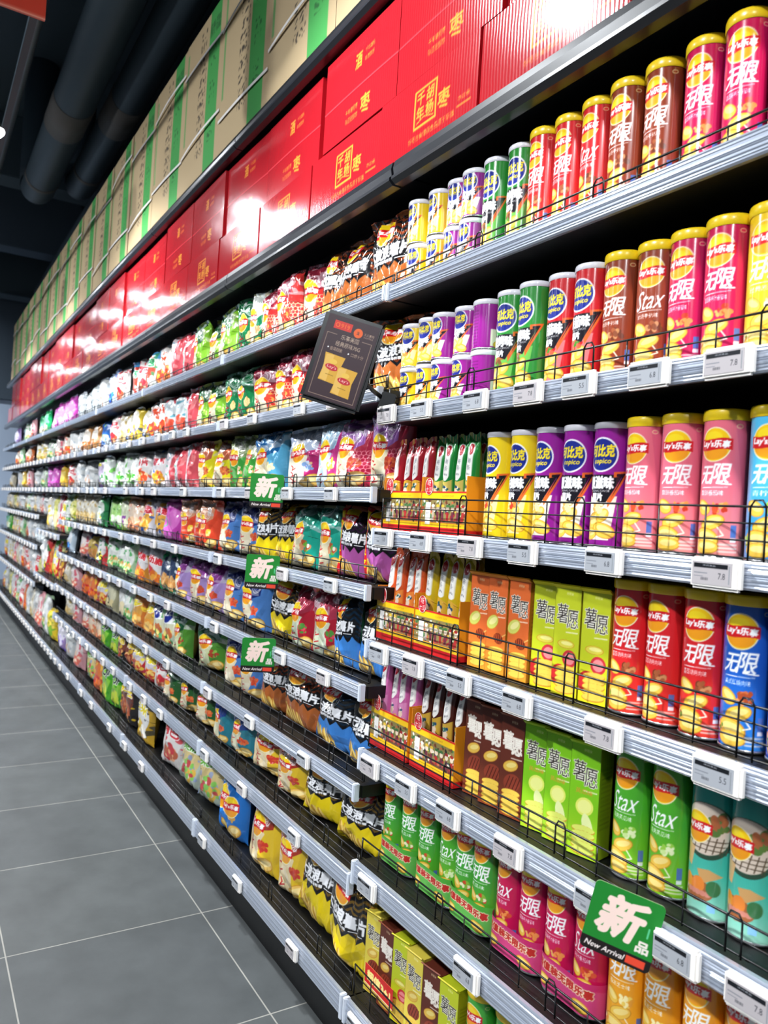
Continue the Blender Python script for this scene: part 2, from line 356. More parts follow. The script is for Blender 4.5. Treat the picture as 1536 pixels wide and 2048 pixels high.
def art_t(base, glow, flav, foods, H=TALLH * 100, barcode=False):
    """tube with navy roundel, black wedge and orange flash; H in cm"""
    k = H / 22.2; c = Cv(CIRC, H, .125, base); m = CIRC / 2; s = 1 if k > .8 else .72
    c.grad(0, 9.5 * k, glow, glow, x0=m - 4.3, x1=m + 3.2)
    c.poly([(m + 4.6, H), (m + 1.4, 0), (m + 9, 0), (m + 9, H)], base); c.rect(0, 0, c.w, 1.6 * k, base)
    chips(c, [(m - 1.5, 5.0 * k, 2.0 * s, 1.3 * s, .5), (m + .6, 3.3 * k, 2.1 * s, 1.2 * s, -.3), (m - 2.4, 2.6 * k, 1.6 * s, 1.0 * s, .1), (m + .3, 6.0 * k, 1.3 * s, .9 * s, .9)])
    blobs(c, hash_(base), m - .8, 7.6 * k, 1.7 * s, foods, 16)
    wy = 13.3 * k
    c.poly([(m - 4.0 * s, wy), (m + 3.6 * s, wy), (m + .6 * s, 7.9 * k), (m - 2.6 * s, 9.2 * k)], '17131A')
    c.poly([(m + 2.0 * s, wy + .5), (m + 4.9 * s, wy + .8), (m + 1.2 * s, 7.4 * k), (m + 1.0 * s, 8.6 * k), (m + 3.6 * s, wy - .2), (m + 2.0 * s, wy - .5)], 'E2662A')
    c.poly([(m + 2.5 * s, wy + .15), (m + 4.2 * s, wy + .35), (m + 1.7 * s, 9.2 * k), (m + 3.5 * s, wy - .3), (m + 2.5 * s, wy - .3)], '17131A')
    c.text(flav, m - .7 * s, 11.9 * k, 2.2 * s, w=5.4 * s, bold=.05); c.text('ORIGINAL FLAVOR' if flav == '原滋味' else 'CHIPS FLAVOR', m - .7 * s, 10.4 * k, .4 * s, w=4.2 * s)
    c.text('薯片', m - 1.1 * s, 9.3 * k, 1.3 * s, w=2.4 * s, bold=.05)
    c.ell(m - .5 * s, 16.9 * k, 3.15 * s, 3.15 * s, 'F2F2F8'); c.ell(m - .5 * s, 16.9 * k, 2.85 * s, 2.85 * s, '1E2A86')
    c.text('可比克', m - .5 * s, 17.6 * k, 2.1 * s, 'F3DA2C', w=4.9 * s, bold=.04, shear=.1); c.text('copico', m - .4 * s, 15.6 * k, 1.1 * s, 'F3DA2C', w=3.6 * s, shear=.2, bold=.02)
    back(c, base, m)
    return c
TOM = ['D8502E', 'F0924A', 'E8B060', 'C23A24']; MEAT = ['8A4A2E', 'A85C38', 'C98A5A', '6E3420']; VEG = ['4F8A2A', '8CB83E', 'F2EBC0', 'D24A2A']
CANART = {
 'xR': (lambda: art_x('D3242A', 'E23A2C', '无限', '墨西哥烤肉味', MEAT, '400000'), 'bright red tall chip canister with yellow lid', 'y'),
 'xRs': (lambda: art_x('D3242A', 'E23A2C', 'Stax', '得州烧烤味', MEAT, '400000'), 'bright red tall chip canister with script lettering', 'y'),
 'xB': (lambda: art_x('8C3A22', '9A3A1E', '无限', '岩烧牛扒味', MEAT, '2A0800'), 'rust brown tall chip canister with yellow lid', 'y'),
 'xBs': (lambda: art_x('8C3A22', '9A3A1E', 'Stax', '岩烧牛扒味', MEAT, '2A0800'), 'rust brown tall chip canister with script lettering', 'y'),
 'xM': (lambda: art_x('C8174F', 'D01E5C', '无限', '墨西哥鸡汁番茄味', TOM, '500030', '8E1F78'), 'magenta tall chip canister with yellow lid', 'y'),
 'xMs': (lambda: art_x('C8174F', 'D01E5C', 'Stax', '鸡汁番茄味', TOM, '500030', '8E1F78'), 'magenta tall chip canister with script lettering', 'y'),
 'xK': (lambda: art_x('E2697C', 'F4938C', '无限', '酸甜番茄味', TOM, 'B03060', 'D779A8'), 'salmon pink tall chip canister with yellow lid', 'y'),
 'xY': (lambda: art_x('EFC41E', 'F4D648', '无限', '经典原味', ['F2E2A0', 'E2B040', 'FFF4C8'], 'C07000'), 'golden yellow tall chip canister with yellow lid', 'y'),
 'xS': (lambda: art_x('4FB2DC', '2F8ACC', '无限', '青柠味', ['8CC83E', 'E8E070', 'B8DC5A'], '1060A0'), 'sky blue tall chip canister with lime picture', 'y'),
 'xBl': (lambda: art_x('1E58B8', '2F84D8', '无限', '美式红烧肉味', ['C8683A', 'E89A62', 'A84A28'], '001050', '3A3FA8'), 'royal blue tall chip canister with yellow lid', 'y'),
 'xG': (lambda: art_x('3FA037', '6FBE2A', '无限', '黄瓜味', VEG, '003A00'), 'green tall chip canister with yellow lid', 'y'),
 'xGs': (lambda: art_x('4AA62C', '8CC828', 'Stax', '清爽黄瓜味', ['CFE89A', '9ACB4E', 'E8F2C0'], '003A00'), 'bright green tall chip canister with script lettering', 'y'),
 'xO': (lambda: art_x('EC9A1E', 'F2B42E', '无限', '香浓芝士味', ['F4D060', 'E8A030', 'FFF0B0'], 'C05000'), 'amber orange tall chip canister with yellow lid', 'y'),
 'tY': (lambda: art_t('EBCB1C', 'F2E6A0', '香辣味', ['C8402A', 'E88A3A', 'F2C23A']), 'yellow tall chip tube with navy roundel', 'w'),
 'tP': (lambda: art_t('8E1C8C', 'F4ECD8', '原滋味', ['E8D29A', 'D8A85A', 'F4E6C0']), 'purple tall chip tube with navy roundel', 'w'),
 'tG': (lambda: art_t('2C8A34', '6FB850', '烧烤味', ['7A4A2A', 'A8683A', '4F8A2A']), 'green tall chip tube with navy roundel', 'w'),
 'tR': (lambda: art_t('C81E26', 'E8787A', '番茄味', ['C8201E', 'E85A3A', '4F8A2A']), 'red tall chip tube with navy roundel', 'w'),
 'sY': (lambda: art_t('EBCB1C', 'F2E6A0', '香辣味', ['C8402A', 'E88A3A'], 10.6), 'small yellow chip tub with white lid', 'w'),
 'sP': (lambda: art_t('9A1E90', 'F4ECD8', '原滋味', ['E8D29A', 'D8A85A'], 10.6), 'small purple chip tub with white lid', 'w'),
}
def art_teal():
    c = art_x('2FA08E', '8ED2B8', '无限', ' 海盐', ['E8963A', 'D87A4A', 'C86A52'], '004A50'); m = CIRC / 2
    c.grad(6, 22.2, '4FBFAA', '1E8C86', x0=0); c.grad(0, 7, 'A9DEC8', '4FBFAA')
    c.ell(m + .6, 13.6, 4.6, 4.3, '2E4A3A'); c.ell(m + .5, 13.9, 4.2, 3.9, 'D9C8B8')
    for k in range(8): c.line([(m - 3.2 + k, 10.4), (m - 2.6 + k, 12.8)], .18, '5A4A3A')
    for k in range(3): c.line([(m - 3.2, 10.8 + k * .7), (m + 4.4, 10.9 + k * .7)], .15, '5A4A3A')
    blobs(c, 5, m + 2.6, 14.8, 2.2, ['A8603A', '5A7A3A', 'C8A890'], 20); logo(c, m - .9, 13.9, 2.3)
    c.poly([(m - 3.4, 11.5), (m - 1.0, 10.6), (m - 1.6, 7.6), (m - 2.8, 7.9)], 'DDB27A'); c.poly([(m - .4, 7.6), (m + 1.4, 7.9), (m + 3.6, 7.1), (m + 1.6, 6.2), (m + .4, 5.4)], 'D6A468')
    c.ell(m - .6, 4.4, 2.9, 1.7, 'A8643A'); c.ell(m - 2.1, 5.3, .95, 1.15, 'EE9A2E', .3); c.ell(m - .2, 5.2, 1.1, 1.3, 'EE8A3A', -.3)
    for k in range(5): c.ell(m - 1.6 + k * .75, 4.1, .5, .42, 'D88A78')
    c.ell(m + 2.2, 5.1, 1.1, 1.2, '3F7A4A'); c.rect(m + 1.4, 1.5, m + 2.6, 2.7, '8EC8F0')
    c.text('海盐味', m - 3.6, 6.5, .6, 'EAF6F0', rot=PI / 2, w=2.4)
    return c
CANART['xT'] = (art_teal, 'teal tall chip canister with snack bowl picture', 'c')
CANM = {}
def lid_mesh(k):
    if k == 'w': return MB().lathe([(0, .004), (.031, .004), (.0325, .0065), (.0352, .0065), (.0362, .004), (.0362, -.0035), (.0350, -.005)], 48).me('lid', M['lidw'])
    if k == 'c': return MB().lathe([(0, .005), (.031, .005), (.0325, .0085), (.0356, .0085), (.0366, .005), (.0366, -.008), (.0352, -.009)], 48).me('lid', M['lidc'])
    return MB().lathe([(0, .005), (.030, .005), (.0315, .009), (.0356, .009), (.0366, .006), (.0366, -.006), (.0352, -.008)], 48).me('lid', M['lidy'])
LID = {k: lid_mesh(k) for k in 'wyc'}
RIM = MB().lathe([(0, .001), (.0345, .001), (.0356, .0), (.0358, .003), (.0349, .0045)], 48).me('base_rim', M['rim'])
def can(kind, x, y, z, rz, label, group):
    f, desc, lk = CANART[kind]; h = .106 if kind[0] == 's' else TALLH
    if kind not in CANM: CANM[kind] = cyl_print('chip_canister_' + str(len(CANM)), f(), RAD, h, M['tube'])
    o = add('chip_canister' if h > .2 else 'chip_tub', CANM[kind], None, (x, y, z + .001), (0, 0, -PI / 2 + rz))
    add('lid', LID[lk], o, (0, 0, h)); add('base_rim', RIM, o)
    return tag(o, label, 'chip canister', group)
# ------------------------------------------------------------------ cartons with handwriting
def art_b(base, low, pic, hand='2A2320', word='薯愿'):
    c = Cv(6.4, 20.2, .13, base); c.grad(0, 9, low, base); e = rgbmix(base, '201000', .4); c.rect(0, 0, .14, 20.2, e); c.rect(6.26, 0, 6.4, 20.2, e); c.rect(0, 20.0, 6.4, 20.2, e)  # dark edge lines: shade between neighbouring cartons painted into the print
    c.text('薯', 2.0, 15.2, 3.6, hand, w=2.7, bold=.005, out='F4F0E4', ow=.12); c.text('愿', 4.5, 14.3, 3.4, hand, w=2.7, bold=.005, out='F4F0E4', ow=.12)
    c.text('好丽友', 3.6, 19.0, .55, 'F4EEC0', w=1.7); c.line([(3.1, 11.8), (5.8, 11.9)], .25, 'F8F0E0', op=.7)
    if pic == 'honey':
        chips(c, [(1.9, 10.6, 1.9, 1.3, .5)], 'C8C860', 'E4DC90'); c.ell(4.0, 7.4, 1.5, 1.1, '7A2A18', -.2)
        for k in range(4): c.line([(2.9 + k * .6, 6.5), (3.0 + k * .6, 8.3)], .16, 'D8642A')
        c.line([(5.2, 8.0), (6.4, 8.6)], .25, 'E8B060')
    elif pic == 'tomato':
        chips(c, [(3.2, 9.6, 1.9, .7, 0)], 'D8CC4A', 'ECE48A'); c.ell(4.2, 7.0, 1.7, 1.6, 'C8323A'); c.ell(4.2, 7.0, 1.2, 1.1, 'E8888A'); c.line([(3.1, 7), (5.3, 7)], .3, 'C8323A'); c.ell(1.9, 3.6, 2.0, 2.1, 'C82A2A')
    elif pic == 'steak':
        chips(c, [(3.0, 10.2, 1.9, 1.0, .3)], 'D8B04A', 'E8D07A'); c.ell(3.6, 7.0, 2.3, 1.7, '8A3A28', .3)
        for k in range(4): c.line([(2.0 + k * .9, 5.8), (3.0 + k * .9, 8.2)], .2, '4A1A10')
    else:
        c.ell(3.4, 9.0, 1.9, 1.6, 'E2E86A', .3); c.ell(3.4, 9.0, 1.5, 1.2, 'EEF090', .3); c.ell(4.2, 5.6, 1.1, 2.3, 'E8F0A8', .3)
        c.text('黄瓜味', 3.2, 11.6, .9, 'E08A3A', w=3.6)
    for k in range(5): c.ell(3.4, 4.9 - k * .95, 2.5, .75, 'C98A2A', .06); c.ell(3.4, 5.0 - k * .95, 2.4, .62, 'F0C850' if pic != 'cuc' else 'DCE46A', .06)
    return c
def art_bside(base):
    c = Cv(6.4, 20.2, .3, base)
    for k in range(14): c.line([(1, 16 - k * .8), (5.4, 16 - k * .8)], .25, rgbmix(base, '000000', .35), op=.6)
    return c
BOXART = {
 'bO': ('D4642E', 'F0A02E', 'honey', 'orange upright potato crisp carton with honey dipper'),
 'bY': ('BCC626', 'E6DC22', 'tomato', 'lime yellow upright potato crisp carton with tomato'),
 'bY1': ('DCC84A', 'EED650', 'steak', 'pale yellow upright potato crisp carton'),
 'bB': ('5E2A1E', '8A3E22', 'steak', 'dark brown upright potato crisp carton with steak'),
 'bG': ('7CC21E', 'B4D82A', 'cuc', 'fresh green upright potato crisp carton with cucumber'),
}
BOXM = {}
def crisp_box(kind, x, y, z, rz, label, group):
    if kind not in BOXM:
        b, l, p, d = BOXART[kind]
        BOXM[kind] = (box_print('crisp_carton', .060, .046, .202, art_b(b, l, p, 'E8DCD0' if kind == 'bB' else '2A2320'), art_bside(rgbmix(l, '301800', .25)), Cv(6, 5, .5, b), M['board']),  # side colour darkened, shading painted in to set it off from the front
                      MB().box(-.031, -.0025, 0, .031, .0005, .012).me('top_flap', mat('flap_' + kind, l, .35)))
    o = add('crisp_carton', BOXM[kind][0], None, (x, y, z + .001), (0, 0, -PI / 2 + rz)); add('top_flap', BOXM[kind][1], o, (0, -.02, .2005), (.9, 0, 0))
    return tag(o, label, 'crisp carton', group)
# ------------------------------------------------------------------ display boxes with stick packs
def art_stick(base, cap, fig):
    c = Cv(4.0, 23.2, .13, base, .15); c.rect(0, 20.5, 4, 23.2, cap)
    c.ell(2, 19.6, 1.1, 1.5, 'F2EFEA'); c.rect(.9, 13.6, 3.1, 19.6, 'F2EFEA'); c.ell(2, 13.7, 1.1, 1.3, 'F2EFEA'); c.ell(2, 19.6, .9, 1.25, 'B8202A'); c.text('呀土豆', 2, 19.6, .7, 'F2D8C8', w=1.5)
    c.text('薯', 2, 17.0, 1.2, '8A8A90'); c.text('条', 2, 15.4, 1.2, '8A8A90'); c.text('烧烤味', 2, 13.9, .5, '40404A', w=1.4)
    c.rect(.4, 1.2, 3.6, 12.2, fig); blobs(c, hash_(base), 2, 10.6, 1.3, ['2E6A5A', '2A4A6A', 'F0EADC'], 10); c.ell(2, 9.6, .8, .8, 'EAD2B8'); blobs(c, hash_(fig), 2, 7.8, 1.6, ['F0EADC', 'E8C23A', base, '7A3A2A'], 16)
    return c
STICK = {'dR': ('A81C28', 'A81C28', 'E8B03A', 'red'), 'dG': ('1F8A3A', '157A2E', 'D8C060', 'green'), 'dO': ('DC5A28', 'DC5A28', 'E88A3A', 'orange'), 'dY': ('D8B81E', 'C8B020', 'D8A83A', 'yellow'),
         'dP': ('D06AA8', 'D06AA8', 'D88AB8', 'pink'), 'dB': ('4E2018', '4A1C14', 'C8A03A', 'dark brown')}
def art_carton(seed):
    c = Cv(17.2, 11.5, .15, 'C81E22'); c.rect(0, 3.2, 17.2, 9.6, '8A7A48'); c.rect(0, 9.5, 17.2, 11.0, 'F0C018'); c.rect(0, 1.9, 17.2, 3.1, 'F0C018'); c.rect(0, 11, 17.2, 11.5, 'C81E22')
    r = random.Random(seed); pal = ['9A2A2A', 'EDE6DA', '2E3A5A', '6A3A22', '3E6A3A', 'D8B23A', '2A2422', 'C8583A']
    for k in range(130):
        x, y = r.uniform(0, 17.2), r.uniform(3.4, 9.2); s_ = r.uniform(.18, .5); c.ell(x, y, s_, s_ * r.uniform(.6, 1.6), r.choice(pal), r.random() * 3)
    for k in range(8):
        x = 3 + k * 1.9; c.rect(x - .42, 3.6, x + .42, 6.0, r.choice(['A82A2A', 'B8A89A', '6A2A3A', '2A4A3A'])); c.ell(x, 6.8, .62, .66, 'E4CDB4'); c.ell(x, 7.6, .62, .4, r.choice(pal))
    c.text('LUCKY DAY', 10.6, 10.2, .5, 'B87A10', w=4.4); c.line([(1, 2.5), (16, 2.5)], .15, '8A6A10')
    c.rect(1.9, 2.6, 3.9, 8.5, 'EFEAE4'); c.text('薯条', 2.9, 5.6, .7, '8A8A8A', w=1.4)
    return c
CARTON = {}
def display_box(kind, y, z, row):
    x0 = 1.045; w, d, h = .172, .11, .100; base, cap, fig, cn = STICK[kind]
    root = empty('display_carton', (x0 + d / 2, y, z + .001), -PI / 2)
    tag(root, 'red and yellow open display carton holding %s stick packs, on %s' % (cn, row), 'display carton', 'display cartons beside the bag shelves')
    if 'f' not in CARTON:
        CARTON['f'] = panel_print('front_panel', art_carton(7), w, h, M['board'])
        s = Cv(11, 17, .5, 'E8901E'); s.rect(0, 0, 11, 2, 'C81E22'); CARTON['s'] = panel_print('side_panel', s, d, .135, M['board'])
        b = Cv(11, 17, .5, 'C81E22'); CARTON['b'] = panel_print('back_panel', b, w, .15, M['board']); CARTON['o'] = panel_print('bottom_panel', b, w, d, M['board'])
        e = Cv(3.2, 4.2, .12, 'F2EFEA'); e.ell(1.6, 2.1, 1.5, 2.0, 'B8202A'); e.text('呀', 1.6, 2.9, 1.4, 'F6EAE2'); e.text('土豆', 1.6, 1.35, 1.2, 'F6EAE2', w=2.3)
        CARTON['e'] = panel_print('round_badge', e, .03, .04, M['board'], .001, .0149)
    f = add('front_panel', CARTON['f'], root, (0, -d / 2, h / 2)); add('round_badge', CARTON['e'], f, (-.056, -.002, .062))
    for sx in (-1, 1): add('side_panel', CARTON['s'], root, (sx * w / 2, 0, .0675), (0, 0, sx * PI / 2))
    add('back_panel', CARTON['b'], root, (0, d / 2, .075)); add('bottom_panel', CARTON['o'], root, (0, 0, .002), (PI / 2, 0, 0))
    if kind not in CARTON:
        CARTON[kind] = bag_mesh('stick_pack', art_stick(base, cap, fig), .041, .232, .05, hash_(base) % 17 + 2, M['film'], .8, .22)
    n = 4
    for k in range(n):
        yy = y + w / 2 - (k + .5) * w / n
        o = add('stick_pack', CARTON[kind], None, (x0 + .038, yy, z + .006), (random.uniform(-.03, .03), 0, -PI / 2 + random.uniform(-.06, .1)))
        tag(o, '%s foil stick pack in display carton, %s, on %s' % (cn, ('leftmost', 'second from left', 'third from left', 'rightmost')[k], row), 'snack pack', 'stick packs in the display cartons')
    for k in range(3):
        yy = y + w / 2 - (k + 1) * w / n
        o = add('stick_pack', CARTON[kind], None, (x0 + .083, yy, z + .012), (0, 0, -PI / 2))
        tag(o, '%s foil stick pack, back line of carton, %s, on %s' % (cn, ('leftmost', 'middle', 'rightmost')[k], row), 'snack pack', 'stick packs in the display cartons')
# ------------------------------------------------------------------ artwork of the bags (18 x 24 cm)
BR = {'n': .17, 'f': .30}
def art_lays(c1, top, food, accent='B8242A', res=.17, scale=None, panel=None, cream='DCCFAE', chipc='E8BE62', big=False):
    c = Cv(18, 24, res, c1, .14)
    c.poly([(0, 0), (11, 0), (10.2, 8), (11.5, 12), (7, 14.5), (0, 14)], cream)
    c.noise(hash_(c1), 1.5, rgbmix(cream, 'FFFFFF', .4), 1.6, .6, x1=10, y1=13)
    c.poly([(0, 13.2), (5, 14.4), (10, 12.6), (14.5, 14.5), (15.5, 24), (0, 24)], top, metal=.35)
    q = random.Random(hash_(c1 + top))
    for j in range(3): c.noise(hash_(top) + j, .55 + .25 * j, 'EDE8EA', 2.3, .55, y0=14.5, metal=.5)
    for j in range(3):
        x, y, r0 = q.uniform(2, 15), q.uniform(16, 22), q.uniform(1.6, 3.2)
        for k in range(3): c.ell(x, y, r0 * (1 - k * .3), r0 * (.8 - k * .24), 'F2EDEE', q.uniform(0, 3), ring=.13, op=.8)
    for k in range(9): c.line([(1 + k * 1.7, 23.6), (1.5 + k * 1.6, 22.0)], .22, 'F2EDEE', op=.6)
    if scale:
        for r_ in range(7):
            for q in range(5): c.ell(11.8 + q * 1.5 + (r_ % 2) * .75, 4.6 + r_ * 1.15, .85, .75, scale, ring=.2)
    if panel: c.poly([(11.3, 0), (18, 0), (18, 11), (12, 9)], panel)
    chips(c, [(13.2, 3.2, 3.0, 1.9, .3), (10.6, 1.6, 2.6, 1.3, -.2)], chipc, 'F4DC9A')
    blobs(c, hash_(top), 12.0, 8.2, 2.7, food, 22)
    for k in range(3): c.line([(3.4, 9 - k * 2.4), (4.6, 8.2 - k * 2.4), (4.0, 7.2 - k * 2.4), (6.0, 7.8 - k * 2.4)], .42, accent)
    logo(c, 6.8, 13.4, 3.5)
    return c
def art_wave(low, chev, res=.17, promo=False):
    c = Cv(18, 24, res, '121012', .2); B = [(0, 0)]
    for k in range(10): B.append((k * 2, 8.3 if k % 2 else 10.3))
    c.poly(B + [(18, 0)], low, metal=.15)
    for j in range(9):
        c.line([(k * 2, 9.9 + j * 1.7 + (0 if k % 2 else 1.7)) for k in range(4, 10)], .55, chev, metal=.75)
        if j > 5: c.line([(k * 2, 9.9 + j * 1.7 + (0 if k % 2 else 1.7)) for k in range(0, 5)], .5, chev, metal=.75)
    for k in range(6): c.ell(3.2 + k * 1.5, 4.2 - k * .45, .62, 3.6, 'B8862E', .35); c.ell(3.4 + k * 1.5, 4.4 - k * .45, .38, 3.3, 'EBC86A', .35)
    c.rect(.8, 10.6, 17, 15.4, '121012')
    c.text('大波浪薯片', 8.7, 13.3, 3.3, 'F4F4F8', w=15.6, bold=.05)
    c.text('碳烤风味马铃薯', 7.4, 10.9, .9, 'F4F4F8', w=7.5, bold=.03); c.line([(1, 10.9), (3, 10.9)], .2, 'F4F4F8'); c.line([(12, 10.9), (15.6, 10.9)], .2, 'F4F4F8')
    logo(c, 7.4, 19.2, 3.5)
    if promo:
        c.rect(.2, 0, 3.6, 24, 'D2202A'); c.text('增量', 1.9, 20.2, 2.2, 'F4D81E', w=2.9, bold=.05); c.text('10', 1.9, 16.8, 2.6, 'F4D81E', w=2.9, bold=.06); c.text('克', 1.9, 13.6, 2.6, 'F4D81E', w=2.8, bold=.05)
        c.text('尽', 1.9, 8.6, 2.2, 'F4D81E', w=2.8, bold=.05); c.text('吃', 1.9, 5.4, 2.6, 'F4D81E', w=2.8, bold=.05)
    return c
def art_gen(bg, panel, acc, foods, word='', res=.30, seed=1, wcol=None, top=None, metal=.14):
    bg = rgbmix(bg, '5A5450', .14); panel = panel and rgbmix(panel, '5A5450', .14)
    c = Cv(18, 24, res, bg, metal); r = random.Random(seed)
    if top: c.rect(0, 17.5, 18, 24, top, metal=metal)
    if panel: c.ell(9, 12.5, 7.2, 8.2, panel)
    c.noise(seed, .9, acc, 2.2, .8)
    if word: c.text(word, 8.8, 16, 4.2, wcol or acc, w=11.5, rot=r.uniform(-.15, .15), bold=.05, out='FFFFFF' if (wcol or acc) != 'FFFFFF' else None, ow=.3)
    if foods: blobs(c, seed + 3, 9.5, 6.4, 5.6, foods, 34)
    return c
CH = ['E8B84A', 'F2D27A', 'D89A3A']
